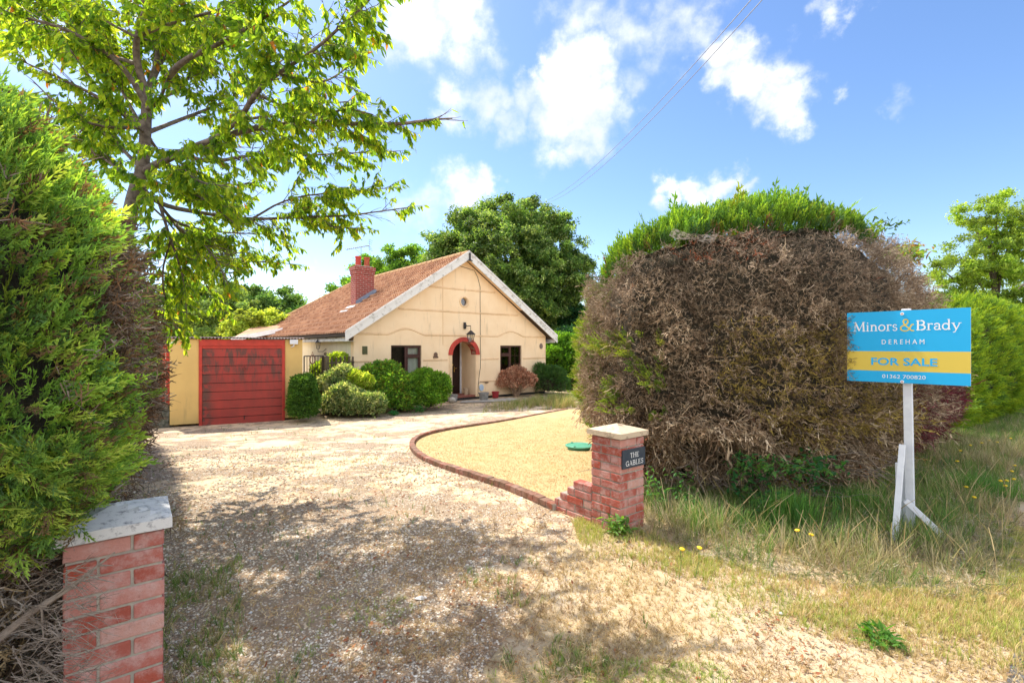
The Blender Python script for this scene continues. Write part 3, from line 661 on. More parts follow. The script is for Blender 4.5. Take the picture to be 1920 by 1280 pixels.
for i in range(n):
    a = z0_ + (z1_ - z0_) * i / n; b = z0_ + (z1_ - z0_) * (i + 1) / n
    gd.add([(x, y, z) for x in (D0 + .073, D1 - .073) for y, z in ((.0, a + .007), (-.022, a + .009), (-.014, b - .007), (.0, b - .005))], [(0, 4, 5, 1), (1, 5, 6, 2), (2, 6, 7, 3), (0, 1, 2, 3), (4, 7, 6, 5)])
gd.box(D0 + .072, D1 - .072, .001, .02, z0_, z1_, 1)
gdo = gd.build('garage_door', [garage_red(), M_GUT], gar)
hh = MB(); hx = (D0 + D1) / 2 + .02; hh.lathe([(.03, 0), (.03, .015), (.012, .02), (.012, .06)], 0, 0, 10)
hh.v = [(hx + x, -.022 - z, 1.44 + y) for x, y, z in hh.v]; hh.box(hx - .012, hx + .012, -.085, -.07, 1.36, 1.49); hh.build('handle', simple('rusty_red', (.22, .04, .03), None, 20, .5), gdo)
hh = MB(); hh.box(hx - .01, hx + .01, -.04, -.02, .10, .20); hh.build('bolt', M_GUT, gdo)
rf = MB(); xs = np.linspace(-.06, GW + .06, 160); zz = .018 * np.sin(xs * 2 * math.pi / .076)
for y0, y1, dz0, dz1 in ((-.10, 5.3, 0, .10),):
    vs = []; 
    for x, z in zip(xs, zz): vs += [(x, y0, GT + .03 + z + dz0), (x, y1, GT + .03 + z + dz1), (x, y0, GT + .022 + z + dz0), (x, y1, GT + .022 + z + dz1)]
    fs = []
    for i in range(len(xs) - 1): a = i * 4; b = a + 4; fs += [(a, b, b + 1, a + 1), (a + 2, a + 3, b + 3, b + 2), (a, a + 2, b + 2, b)]
    rf.add(vs, fs)
rf.build('roof', simple('corrugated_sheet', (.20, .13, .11), (.11, .08, .07), 8, .8), gar, fixn=False)
fl = MB(); fl.box(2.70, 2.90, -.13, -.04, GT - .13, GT - .01); fl.box(2.78, 2.82, -.04, 0, GT - .10, GT - .04); fl.tube([(2.8, -.08, GT - .13), (2.8, -.06, GT - .18), (2.74, -.02, GT - .2)], .02, 6)
fl.build('floodlight', M_WHITE, gar, bevel=.008)
# red fence left of the garage
q = GO - GDd * .02 + Vector((-.454, .891, 0)) * .6
fe = thing('red_fence', 'narrow red boarded fence between the left hedge and the garage', 'fence', q, math.atan2(.454, .891))
p_ = MB()
for i in range(7): p_.box(-1.05 + i * .15, -1.05 + i * .15 + .143, 0, .02, .05, 2.05 + random.uniform(-.005, .005))
p_.build('boards', M_RED, fe, bevel=.003)
for z_ in (.4, 1.6): MB().box(-1.05, 0, .021, .06, z_, z_ + .08).build('rail', M_DARKWOOD, fe)

# ================= GATE, POST, TRELLIS =================
gpost = Vector((-5.47, 14.06, ZC - 2.0)); c0 = GO + GDd * (GW + .02)
gdir = (gpost - c0); gl = gdir.length; ga = math.atan2(gdir.y, gdir.x)
gt = thing('iron_gate', 'black iron bar gate between the garage and the wooden post', 'gate', c0, ga)
b = MB(); H_ = 1.74
for z in (H_, .12): b.beam((.03, 0, z), (gl - .08, 0, z), .012, .03)
for x in (.03, gl - .08): b.box(x - .012, x + .012, -.012, .012, .05, H_)
b.build('gate_frame', M_BLACK, gt)
n = 7
for i in range(1, n): x = .03 + (gl - .11) * i / n; MB().tube([(x, 0, .12), (x, 0, H_)], .008, 6).build('bar', M_BLACK, gt)
hr = MB(); hr.tube([(gl * .38 + .10 * math.cos(a), -.02, H_ - .10 + .12 * math.sin(a)) for a in np.linspace(0, 2 * math.pi, 19)], .018, 6); hr.tube([(gl * .38 - .04, -.02, H_ + .02), (gl * .38, -.02, H_ + .12), (gl * .38 + .04, -.02, H_ + .02)], .008, 5)
tag(hr.build('hanging_ring', simple('rusty_ring', (.20, .11, .08), None, 20, .7)), 'rusty ring hanging from the top rail of the iron gate', 'ring').matrix_world = gt.matrix_basis
po = MB(); po.box(-.08, .08, -.08, .08, 0, 1.72); po.add([(-.08, -.08, 1.72), (.08, -.08, 1.72), (.08, .08, 1.72), (-.08, .08, 1.72), (0, 0, 1.78)], [(0, 1, 4), (1, 2, 4), (2, 3, 4), (3, 0, 4)])
po.lathe([(.03, 1.76), (.045, 1.80), (.03, 1.84), (0, 1.85)], 0, 0, 10)
o = po.build('gate_post', simple('weathered_post', (.15, .115, .07), (.09, .07, .04), 8, .9, bmp=.6), bevel=.01); o.location = gpost; o.rotation_euler.z = ga
tag(o, 'weathered square wooden gate post at the left end of the trellis', 'post')
t0 = gpost + Vector((.08, .04, 0)); t1 = HO + Vector((.05, -.12, 0)); td = t1 - t0
tr = thing('trellis_fence', 'low dark wooden picket trellis between the gate post and the house corner', 'fence', t0, math.atan2(td.y, td.x)); tl = td.length
for z in (.9, 1.30, 1.52): MB().box(0, tl, -.012, .012, z - .025, z + .025).build('rail', M_DARKWOOD, tr)
n = 6
for i in range(n): x = tl * (i + .6) / n; MB().box(x - .028, x + .028, -.03, -.0125, 0, 1.70 + random.uniform(-.03, .02)).build('pale', M_DARKWOOD, tr)

# ================= POTS AND SMALL THINGS BY THE PORCH =================
def pot(px, py, Y, r_, hgt, mat, name, label, cat):
    X = (px - 960) / F * Y; o = MB().lathe([(r_ * .78, 0), (r_ * .82, .02), (r_ * .95, hgt * .8), (r_ * 1.06, hgt * .82), (r_ * 1.06, hgt), (r_ * .93, hgt), (r_ * .88, hgt * .75), (0, hgt * .72)], 0, 0, 20).build(name, mat, smooth=False)
    o.location = (X, Y, g(Y) + .03 if py is None else ZC - (py - 650) / F * Y); return tag(o, label, cat)
MP = simple('grey_pot', (.30, .28, .26), (.20, .19, .18), 9, .85)
pot(850, None, 17.25, .16, .26, MP, 'flower_pot', 'weathered grey tub pot at the left foot of the red arch', 'flower pot')
pot(907, None, 17.9, .19, .27, MP, 'flower_pot', 'wide grey tub pot to the right of the porch opening', 'flower pot')
pot(929, None, 18.6, .14, .24, simple('dark_red_pot', (.33, .02, .03), None, 9, .6), 'flower_pot', 'small dark red pot against the black plinth', 'flower pot')
v = HO + Matrix.Rotation(HR, 3, 'Z') @ Vector((4.56, .35, .16))
o = MB().lathe([(.07, 0), (.09, .20), (.10, .20), (.10, .25), (.08, .25), (0, .2)], 0, 0, 16).build('flower_pot', simple('cream_pot', (.5, .38, .26), None, 9, .8)); o.location = v
tag(o, 'small cream pot standing inside the arched porch', 'flower pot')
o = MB().lathe([(.02, 0), (.10, .03), (.14, .10), (.12, .18), (.04, .22), (0, .22)], 0, 0, 14).build('stone_ball', M_CONC, smooth=True); o.location = (-2.13, 17.05, g(17)); tag(o, 'small round grey stone beside the green shrub and porch', 'stone')
# boulder by garage
bo = bpy.data.meshes.new('boulder'); bm = bmesh.new(); bmesh.ops.create_icosphere(bm, subdivisions=4, radius=.3)
vv = np.array([v.co[:] for v in bm.verts]); nz = vn(vv, 5) * .3 + vn(vv, 14) * .1
for v, k_ in zip(bm.verts, nz): v.co *= (.8 + k_); v.co.z *= 1.3
bm.to_mesh(bo); bm.free(); bo.materials.append(simple('mossy_stone', (.20, .20, .17), (.07, .08, .06), 9, .9, bmp=.8)); o = obj('boulder', bo); p = gp(304, 800); o.location = (p.x, p.y, p.z + .22)
tag(o, 'dark mossy boulder at the left corner of the garage', 'stone')

# ================= GATE PILLARS =================
BL, BH, BD = .215, .065, .1025; J = .010
def pillar(name, label, P0, courses, capmat, ang):
    th = thing(name, label, 'pillar', P0, ang); S = .33
    mb = MB()
    for c in range(courses):
        z0 = c * .075; z1 = z0 + BH
        # pinwheel bond: each side one stretcher + one header reaching the next corner
        for s in range(4):
            off = .0 if (c % 2 == 0) else .1125
            def put(a0, a1, d):
                pr = random.uniform(-.002, .003)
                if s == 0: mb.box(a0, a1, -pr, d, z0, z1, jit=.0012)
                if s == 1: mb.box(S - d, S + pr, a0, a1, z0, z1, jit=.0012)
                if s == 2: mb.box(S - a1, S - a0, S - d, S + pr, z0, z1, jit=.0012)
                if s == 3: mb.box(-pr, d, S - a1, S - a0, z0, z1, jit=.0012)
            if c % 2 == 0: put(0, .215, BD)
            else: put(0, .1025, .215) if False else put(0, S - BD - J, BD) if False else put(.1125 - .1125, .2175, BD)
            if c % 2: pass
    # replace by a clean bond: faces show long+short bricks, mirrored every other course
    mb = MB()
    for c in range(courses):
        z0 = c * .075; z1 = z0 + BH; q = lambda: random.uniform(-.0015, .0035)
        if c % 2 == 0:
            mb.box(-q(), .215, -q(), BD, z0, z1, jit=.0012); mb.box(.225, S + q(), -q(), .215, z0, z1, jit=.0012)
            mb.box(.1125, S + q(), .225, S + q(), z0, z1, jit=.0012); mb.box(-q(), BD, .1125, S + q(), z0, z1, jit=.0012)
        else:
            mb.box(-q(), BD, -q(), .215, z0, z1, jit=.0012); mb.box(.1125, S + q(), -q(), BD, z0, z1, jit=.0012)
            mb.box(.225, S + q(), .1125, S + q(), z0, z1, jit=.0012); mb.box(-q(), .215, .225, S + q(), z0, z1, jit=.0012)
    o = mb.build('brickwork', M_BRICK, th, bevel=.006, seg=2)
    MB().box(.006, S - .006, .006, S - .006, -.2, courses * .075 + .003).build('mortar', M_MORTAR, o)
    e = .03; zt = courses * .075
    cp = MB(); a, b = -e, S + e
    n = 10; vs = []; gr = {}
    for i in range(n + 1):
        for j in range(n + 1):
            u = i / n; w_ = j / n; hgt = min(u, 1 - u, w_, 1 - w_) * 2
            gr[i, j] = len(vs); vs.append((a + (b - a) * u, a + (b - a) * w_, zt + .048 + hgt * .055 + random.uniform(-.0015, .0015)))
    fs = [(gr[i, j], gr[i + 1, j], gr[i + 1, j + 1], gr[i, j + 1]) for i in range(n) for j in range(n)]
    cp.add(vs, fs)
    ringp = [gr[i, 0] for i in range(n)] + [gr[n, j] for j in range(n)] + [gr[i, n] for i in range(n, 0, -1)] + [gr[0, j] for j in range(n, 0, -1)]
    bl = len(vs); cp.v += [(vs[i][0], vs[i][1], zt + .003 + random.uniform(-.001, .001)) for i in ringp]
    m_ = len(ringp); cp.f += [(ringp[i], ringp[(i + 1) % m_], bl + (i + 1) % m_, bl + i) for i in range(m_)] + [tuple(bl + i for i in range(m_))]; cp.m += [0] * (m_ + 1)
    cp.build('cap', capmat, th)
    return th, o
pa, _ = pillar('gate_pillar', 'square red brick gate pillar with slate house name plate and stone cap', PR, 11, M_CAP, math.atan2(.62, .785))
pb, _ = pillar('gate_pillar', 'near left red brick gate pillar half buried under the green hedge', PL + Vector((0, 0, -.01)), 11, M_CAPL, math.atan2(.62, .785))

# ---- lettering ----
def arcp(cx, cy, rx, ry, a0, a1, n=12): return [(cx + rx * math.cos(R(a)), cy + ry * math.sin(R(a))) for a in np.linspace(a0, a1, n)]
TK, TN = .15, .065      # thick and thin strokes of the serif letters
def sf(x, y, w_=.26): return ([(x - w_ / 2, y), (x + w_ / 2, y)], .05)
GL = {
 'T': (.78, [([(.39, 0), (.39, 1)], TK), ([(.03, .97), (.75, .97)], TN), ([(.04, .98), (.04, .78)], .05), ([(.74, .98), (.74, .78)], .05), sf(.39, .02, .3)]),
 'H': (.90, [([(.17, 0), (.17, 1)], TK), ([(.73, 0), (.73, 1)], TK), ([(.17, .52), (.73, .52)], TN), sf(.17, .02), sf(.17, .98), sf(.73, .02), sf(.73, .98)]),
 'E': (.72, [([(.17, 0), (.17, 1)], TK), ([(.05, .97), (.62, .97)], TN), ([(.17, .52), (.5, .52)], TN), ([(.05, .03), (.66, .03)], TN), ([(.62, .98), (.62, .8)], .05), ([(.66, .02), (.66, .24)], .05), ([(.5, .6), (.5, .44)], .05)]),
 'G': (.88, [(arcp(.44, .5, .36, .47, 38, 300, 22), .12), ([(.74, .04), (.74, .46)], .17), ([(.52, .45), (.86, .45)], .08), sf(.74, .42, .26), ([(.74, .98), (.74, .72)], .05)]),
 'A': (.86, [([(.12, 0), (.42, 1)], TN), ([(.42, 1), (.73, 0)], TK), ([(.2, .34), (.62, .34)], TN), sf(.12, .02), sf(.73, .02)]),
 'B': (.78, [([(.17, 0), (.17, 1)], TK), ([(.05, .97), (.4, .97)], TN), ([(.17, .53), (.42, .53)], TN), ([(.05, .03), (.42, .03)], TN), (arcp(.4, .75, .22, .22, 90, -90), .13), (arcp(.42, .28, .26, .25, 90, -90), .14)]),
 'L': (.70, [([(.17, 0), (.17, 1)], TK), sf(.17, .98), ([(.05, .03), (.62, .03)], TN), ([(.62, .02), (.62, .26)], .05)]),
 'S': (.62, [(arcp(.31, .74, .21, .23, 20, 265, 14), .10), (arcp(.31, .27, .23, .25, 85, -160, 14), .11), ([(.53, .98), (.52, .72)], .05), ([(.07, .02), (.08, .28)], .05)]),
 'M': (1.08, [([(.14, 0), (.17, 1)], TN), ([(.17, 1), (.53, .08)], TK), ([(.53, .08), (.88, 1)], TN), ([(.88, 1), (.92, 0)], TK), sf(.14, .02), sf(.92, .02, .3), sf(.12, .98, .2), sf(.94, .98, .2)]),
 'i': (.36, [([(.18, 0), (.18, .66)], .12), sf(.18, .02, .26), ([(.08, .65), (.18, .65)], .05), ([(.15, .88), (.21, .88)], .12)]),
 'n': (.70, [([(.17, 0), (.17, .66)], .12), (arcp(.35, .42, .18, .22, 170, 0, 10) + [(.53, 0)], .12), sf(.17, .02), sf(.53, .02), ([(.06, .65), (.17, .65)], .05)]),
 'o': (.66, [(arcp(.33, .33, .25, .31, 0, 360, 22), .115)]),
 'r': (.50, [([(.17, 0), (.17, .66)], .12), (arcp(.34, .45, .16, .19, 170, 60, 6), .08), ([(.38, .60), (.46, .60)], .12), sf(.17, .02, .3), ([(.06, .65), (.17, .65)], .05)]),
 's': (.48, [(arcp(.24, .49, .14, .15, 20, 265, 12), .085), (arcp(.24, .18, .16, .16, 85, -160, 12), .09)]),
 'a': (.58, [([(.10, .52)] + arcp(.27, .50, .16, .15, 150, 0, 8) + [(.43, .1), (.53, .03)], .11), (arcp(.26, .19, .17, .17, 80, 330, 12), .10)]),
 'd': (.70, [(arcp(.30, .32, .22, .30, 30, 330, 16), .11), ([(.52, 0), (.52, 1.02)], .12), ([(.4, 1.01), (.52, 1.01)], .05), ([(.52, .03), (.63, .03)], .05)]),
 'y': (.66, [([(.10, .64), (.33, .02)], .12), ([(.56, .64), (.33, .02), (.22, -.24), (.10, -.27)], .07), sf(.10, .64, .24), sf(.56, .64, .22)]),
 '&': (.98, [([(.92, .55)] + [(.80, .52), (.66, .2)] + arcp(.38, .24, .28, .24, -20, -270, 16) + [(.52, .64)] + arcp(.42, .80, .15, .18, -20, 200, 12) + [(.36, .52), (.80, .02), (.94, .02)], .10)]),
 ' ': (.32, [])}
def serif(mb, text, x, z, h, y, width=None, m=0):
    """flat serif letters in the local x,z plane at depth y"""
    tot = sum(GL[c][0] for c in text); sx = (width / tot) if width else h * .92
    off = 0
    for c in text:
        wd, st = GL[c]
        for P_, t in st:
            P_ = [(x + (off + a) * sx, z + b * h) for a, b in P_]; t = t * h
            for i in range(len(P_) - 1):
                a, b = P_[i], P_[i + 1]; dx, dz = b[0] - a[0], b[1] - a[1]; l_ = math.hypot(dx, dz) or 1
                off_ = 1e-5 * (len(mb.f) % 40); nx, nz = -dz / l_ * t / 2, dx / l_ * t / 2; ex, ez = dx / l_ * t * .18, dz / l_ * t * .18
                mb.add([(a[0] + nx - ex, y - off_, a[1] + nz - ez), (a[0] - nx - ex, y - off_, a[1] - nz - ez), (b[0] - nx + ex, y - off_, b[1] - nz + ez), (b[0] + nx + ex, y - off_, b[1] + nz + ez)], [(0, 1, 2, 3)], m)
        off += wd
def sans(name, text, x, z, h, y, width, mat, parent, extr=.0004, bold=0):
    cu = bpy.data.curves.new(name, 'FONT'); cu.body = text; cu.size = 1; cu.extrude = extr; cu.resolution_u = 3; cu.offset = bold
    t = bpy.data.objects.new(name, cu); COL.objects.link(t); dg = bpy.context.evaluated_depsgraph_get(); dg.update()
    me = bpy.data.meshes.new_from_object(t.evaluated_get(dg)); bpy.data.objects.remove(t)
    V = np.array([v.co[:] for v in me.vertices]); mn, mx = V.min(0), V.max(0)
    for v in me.vertices:
        a = (v.co.x - mn[0]) / (mx[0] - mn[0]); b = (v.co.y - mn[1]) / (mx[1] - mn[1]); v.co = (x + a * width, y - v.co.z, z + b * h)
    me.materials.clear(); me.materials.append(mat); return obj(name, me, parent)
pl = MB().box(.012, .322, -.022, -.005, .566, .727).build('name_plate', M_SLATE, pa, bevel=.002)
tx = MB(); serif(tx, 'THE', .105, .654, .042, -.0235, .125); serif(tx, 'GABLES', .045, .588, .042, -.0235, .245)
tx.build('lettering', M_SWHITE, pl, fixn=False)

# ---- stepped wall and edging ----
sw = thing('stepped_wall', 'short brick wall stepping up to the gate pillar', 'wall', PR + GB * .332, math.atan2(.785, -.62))
mb = MB(); mo = MB()
ends = [.66, .64, .50, .42, .32, .24]      # run of each course, from the bottom
for c, run in enumerate(ends):
    z0 = (c - 1) * .075 - .02; x = 0 if c % 2 else -.0
    bl = .0
    first = .1025 if c % 2 else .215; x0 = .0
    while x0 < run - .03:
        x1 = min(x0 + (first if x0 == 0 else .215), run)
        if run - x1 < .05: x1 = run
        mb.box(x0 + .003, x1 - .007, -.105 + random.uniform(-.004, .003), 0 + random.uniform(-.003, .004), z0, z0 + BH, jit=.0025); x0 = x1 + .003
    mo.box(.002, run - .022, -.098, -.007, z0 - .011, z0 + .066 - .004 * (c == len(ends) - 1))
o = mb.build('brickwork', M_BRICK, sw, bevel=.006); mo.build('mortar', M_MORTAR, o)
eg = thing('lawn_edging', 'low curved mossy brick edging round the dry lawn', 'edging', tuple(EDGES[0])); e0 = EDGES[0]
mb = MB(); mo = MB()
for i in range(len(EDGES) - 2):
    a, b = EDGES[i], EDGES[i + 1]; d = (b - a).normalized(); n_ = Vector((d.y, -d.x, 0))
    far = min(1, max(0, (i - 60) / 40)); hh = .075 - .04 * far
    for row in range(2):
        z0 = g(a.y) - .06 + row * .072; z1 = z0 + .066
        if row == 1: z1 = g(a.y) + hh + random.uniform(-.004, .004)
        A = a.lerp(b, .03) - e0; B = a.lerp(b, .95) - e0; jt = random.uniform(-.003, .003)
        if row == 0 and i % 2: continue
        if row == 0: B = (EDGES[i + 1].lerp(EDGES[i + 2], .95)) - e0
        vs = [(p + n_ * s_ * (.046 + jt)) for p in (A, B) for s_ in (-1, 1)]
        mb.add([(v.x, v.y, z + random.uniform(-.002, .002)) for z in (z0, z1) for v in vs], [(0, 1, 3, 2), (4, 6, 7, 5), (0, 4, 5, 1), (2, 3, 7, 6), (0, 2, 6, 4), (1, 5, 7, 3)])
    vs = [(p + n_ * s_ * .039 - e0) for p in (a, b) for s_ in (-1, 1)]
    mo.add([(v.x, v.y, z) for z in (g(a.y) - .1, g(a.y) + hh - .008) for v in vs], [(0, 1, 3, 2), (4, 6, 7, 5), (0, 4, 5, 1), (2, 3, 7, 6), (0, 2, 6, 4), (1, 5, 7, 3)])
o = mb.build('bricks', M_BRICKD, eg, bevel=.006); mo.build('mortar', M_MORTAR, o)

# ================= FOR SALE SIGN =================
SA = Vector((3.105, 4.448, 0)); SD = Vector((.637, -.771, 0)).normalized(); SWd = .835
sg = thing('for_sale_sign', 'blue and yellow estate agent board on a white post in the verge', 'sign', tuple(SA), math.atan2(SD.y, SD.x))
bz0, bz1 = ZC - .312, ZC + .312
bd = MB(); bd.box(0, SWd, 0, .006, bz0, bz1); board = bd.build('board', M_SWHITE, sg)
MB().box(.0, SWd, -.002, -.0004, bz0, bz0 + .10).box(0, SWd, -.002, -.0004, bz0 + .273, bz1).build('blue_panel', M_BLUE, board)
MB().box(.0, SWd, -.002, -.0004, bz0 + .1, bz0 + .273).build('yellow_panel', M_SYEL, board)
for w_, x_, l_ in (('Minors', .05, .325), ('Brady', .495, .285)): tx = MB(); serif(tx, w_, x_, bz0 + .452, .082, -.0035, l_); tx.build('lettering', M_SWHITE, board, fixn=False)
tx = MB(); serif(tx, '&', .383, bz0 + .448, .100, -.0035, .105); tx.build('lettering', M_SYEL, board, fixn=False)
sans('lettering', 'D E R E H A M', .262, bz0 + .335, .040, -.003, .290, M_SWHITE, board)
sans('lettering', 'FOR SALE', .185, bz0 + .150, .066, -.003, .450, M_BLUE, board, bold=.022)
sans('lettering', '01362 700820', .265, bz0 + .038, .032, -.003, .295, M_SWHITE, board)
for zz in (bz1 - .028, bz0 + .012):
    s_ = MB(); s_.prism([(.405 + .013 * math.cos(a), zz + .013 * math.sin(a)) for a in np.linspace(0, 2 * math.pi, 14, endpoint=False)], -.008, -.002); so = s_.build('screw_cup', M_SWHITE, board)
    MB().prism([(.405 + .005 * math.cos(a), zz + .005 * math.sin(a)) for a in np.linspace(0, 2 * math.pi, 10, endpoint=False)], -.010, -.0082).build('screw', M_RED, so)
Mi = Matrix.Rotation(-math.atan2(SD.y, SD.x), 4, 'Z') @ Matrix.Translation(-SA)
def LP(x, y, z): return Mi @ Vector((x, y, z))
ptop = Vector((.425, .033, bz1 + .015)); pbot = LP(3.49, 4.20, -.1)
MB().beam(ptop, pbot, .062, .042, up=(0, 1, 0)).build('post', M_WHITE, sg, bevel=.004)
a = pt(1692, 833, 4.13); b = pt(1677, 1010, 4.02); MB().beam(LP(*a), LP(b.x, b.y, -.03), .045, .022, up=(0, 1, 0)).build('brace', M_WHITE, sg, bevel=.003)
a = pt(1697, 938, 4.13); b = pt(1779, 1005, 4.05); MB().beam(LP(*a), LP(b.x, b.y, -.02), .022, .048, up=(0, 0, 1)).build('brace', M_WHITE, sg, bevel=.003)
a = pt(1688, 868, 4.27); b = pt(1692, 985, 4.27); MB().beam(LP(*a), LP(b.x, b.y, -.1), .07, .03, up=(0, 1, 0)).build('stake', M_WHITE, sg, bevel=.003)

# green drain lid on the lawn
p = gp(1086, 843); dl = MB(); dl.lathe([(.20, -.02), (.21, .05), (.245, .055), (.25, .075), (.22, .085), (.20, .078), (.10, .088), (0, .092)], 0, 0, 28)
for k in range(3): a = k * 2.1; dl.box(.21 * math.cos(a) - .02, .21 * math.cos(a) + .02, .21 * math.sin(a) - .02, .21 * math.sin(a) + .02, .07, .095)
o = dl.build('drain_cover', M_GREENP, smooth=False); o.location = (p.x, p.y, p.z + .01); tag(o, 'round green plastic drain cover on the straw coloured lawn', 'drain cover')
# overhead cables
for k, (x0, x1) in enumerate(((1402, 1000), (1425, 1012))):
    A = pt(x0 + 110, -120, 9); B = pt(x1 - 8, 385, 42)
    mb = MB(); P_ = [A.lerp(B, i / 24) - Vector((0, 0, 1.2 * 4 * (i / 24) * (1 - i / 24))) for i in range(25)]; mb.tube(P_, .011, 5)
    tag(mb.build('overhead_cable', M_LEAD), 'thin overhead cable crossing the sky, ' + ('the upper left one of the pair' if k == 0 else 'the lower right one of the pair'), 'cable', 'overhead cables')

# ================= LEAF TEMPLATES =================
def t_cypress(seed):
    r = np.random.default_rng(seed); V = []; Fc = []; T = []
    def rh(a, d, l, w, tip):         # thin diamond
        n = np.array([-d[1], d[0], 0]); b = len(V); m = a + d * l * .45
        V.extend([a, m + n * w + [0, 0, w * .6], a + d * l, m - n * w + [0, 0, w * .6]]); Fc.append((b, b + 1, b + 2, b + 3)); T.extend([tip * .7, tip, tip * 1.35, tip])
    bend = r.uniform(-.25, .25)
    pt_ = lambda t: np.array([t, bend * t * t, -.12 * t * t])
    for i in range(3): a = pt_(i / 3); d = pt_((i + 1) / 3) - a; rh(a, d / np.linalg.norm(d), np.linalg.norm(d) * 1.15, .030, .8 + .15 * i)
    k = 8
    for i in range(k):
        t = .10 + .78 * i / k; s = 1 if i % 2 else -1; an = s * r.uniform(.55, .85); l = (.42 - .30 * t) * r.uniform(.8, 1.15)
        a = pt_(t); d = np.array([math.cos(an), math.sin(an), r.uniform(-.25, .25)]); rh(a, d, l, .032, .85 + .2 * t)
        if l > .2:
            d2 = np.array([math.cos(an * .3), math.sin(an * .3), r.uniform(-.2, .3)]); rh(a + d * l * .45, d2, l * .55, .028, .95 + .2 * t)
            d3 = np.array([math.cos(an * 1.7), math.sin(an * 1.7), r.uniform(-.2, .3)]); rh(a + d * l * .35, d3, l * .4, .026, .9)
    return np.array(V), Fc, np.array(T)
T_CYP = [t_cypress(i) for i in range(6)]
def t_dead(seed, n=13, w=.016):
    r = np.random.default_rng(seed); V = []; Fc = []; T = []
    def seg(a, b, w):
        d = (b - a) / max(np.linalg.norm(b - a), 1e-6); n = np.cross(d, r.normal(size=3)); n /= np.linalg.norm(n) + 1e-9; q = len(V)
        V.extend([a - n * w, a + n * w, b + n * w * .5, b - n * w * .5]); Fc.append((q, q + 1, q + 2, q + 3)); tt = r.uniform(.7, 1.4); T.extend([tt] * 4)
    p = np.zeros(3); d = np.array([1., 0, 0]); main = [p]
    for i in range(4): d = d + r.normal(size=3) * .28; d /= np.linalg.norm(d); q = p + d * .26; seg(p, q, w); p = q; main.append(p)
    for i in range(n - 4):
        a = main[r.integers(0, 4)]; b = main[r.integers(1, 5)]; o = a * .4 + b * .6; dd = r.normal(size=3) * .55 + [.7, 0, 0]; dd /= np.linalg.norm(dd); l = r.uniform(.15, .42)
        m = o + dd * l * .5; seg(o, m, w * .9); dd2 = dd + r.normal(size=3) * .5; seg(m, m + dd2 / np.linalg.norm(dd2) * l * .5, w * .8)
    return np.array(V), Fc, np.array(T)
T_DEAD = [t_dead(i + 20) for i in range(7)]; T_DEADM = [t_dead(i + 50, 10, .026) for i in range(6)]
def t_leaf(w=.22, droop=.15, fold=.06):
    V = [(0, 0, 0), (.33, 0, 0), (.7, 0, -droop * .4), (1, 0, -droop), (.33, w, fold), (.7, w * .75, fold - droop * .4), (.33, -w, fold), (.7, -w * .75, fold - droop * .4)]
    return np.array(V), [(0, 1, 4), (1, 2, 5, 4), (2, 3, 5), (0, 6, 1), (1, 6, 7, 2), (2, 7, 3)], np.array([.9, 1, 1, 1.1, 1.05, 1.1, .95, 1])
T_CH = [t_leaf(.18, .15), t_leaf(.22, .35, .05), t_leaf(.13, .05, .12), t_leaf(.20, -.15, .07), t_leaf(.16, .5, .09)]
def t_clump(seed, n=7, w=.3, l=.62):
    r = np.random.default_rng(seed); V = []; Fc = []; T = []
    for i in range(n):
        a = r.normal(size=3) * .30; d = r.normal(size=3); d /= np.linalg.norm(d); s = np.cross(d, r.normal(size=3)); s /= np.linalg.norm(s); b = len(V); nn = np.cross(d, s) * .10; ll = l * r.uniform(.7, 1.2)
        V.extend([a, a + d * ll * .4 + s * w * ll + nn, a + d * ll, a + d * ll * .4 - s * w * ll + nn]); Fc.append((b, b + 1, b + 2, b + 3)); tt = r.uniform(.75, 1.3); T.extend([tt] * 4)
    return np.array(V), Fc, np.array(T)
T_CL = [t_clump(i + 40) for i in range(8)]
def t_tuft(seed, n=6, spread=.5, w=.02):
    r = np.random.default_rng(seed); V = []; Fc = []; T = []
    for i in range(n):
        a = r.uniform(0, 2 * math.pi); ln = r.uniform(.1, 1) * spread; h = r.uniform(.6, 1.05); o = np.array([math.cos(a + 1) * .1, math.sin(a + 1) * .1, 0]) * r.uniform(0, 1.2)
        dx = np.array([math.cos(a), math.sin(a), 0]); s = np.array([-math.sin(a + r.normal() * .7), math.cos(a), 0]); b = len(V)
        p1 = o + dx * ln * .25 + [0, 0, h * .5]; p2 = o + dx * ln * .62 + [0, 0, h * .86]; p3 = o + dx * ln * 1.0 + [0, 0, h]
        V.extend([o - s * w, o + s * w, p1 - s * w * .8, p1 + s * w * .8, p2 - s * w * .5, p2 + s * w * .5, p3]); tt = r.uniform(.8, 1.2)
        Fc.extend([(b, b + 1, b + 3, b + 2), (b + 2, b + 3, b + 5, b + 4), (b + 4, b + 5, b + 6)]); T.extend([tt * .8] * 2 + [tt] * 2 + [tt * 1.1] * 3)
    return np.array(V), Fc, np.array(T)
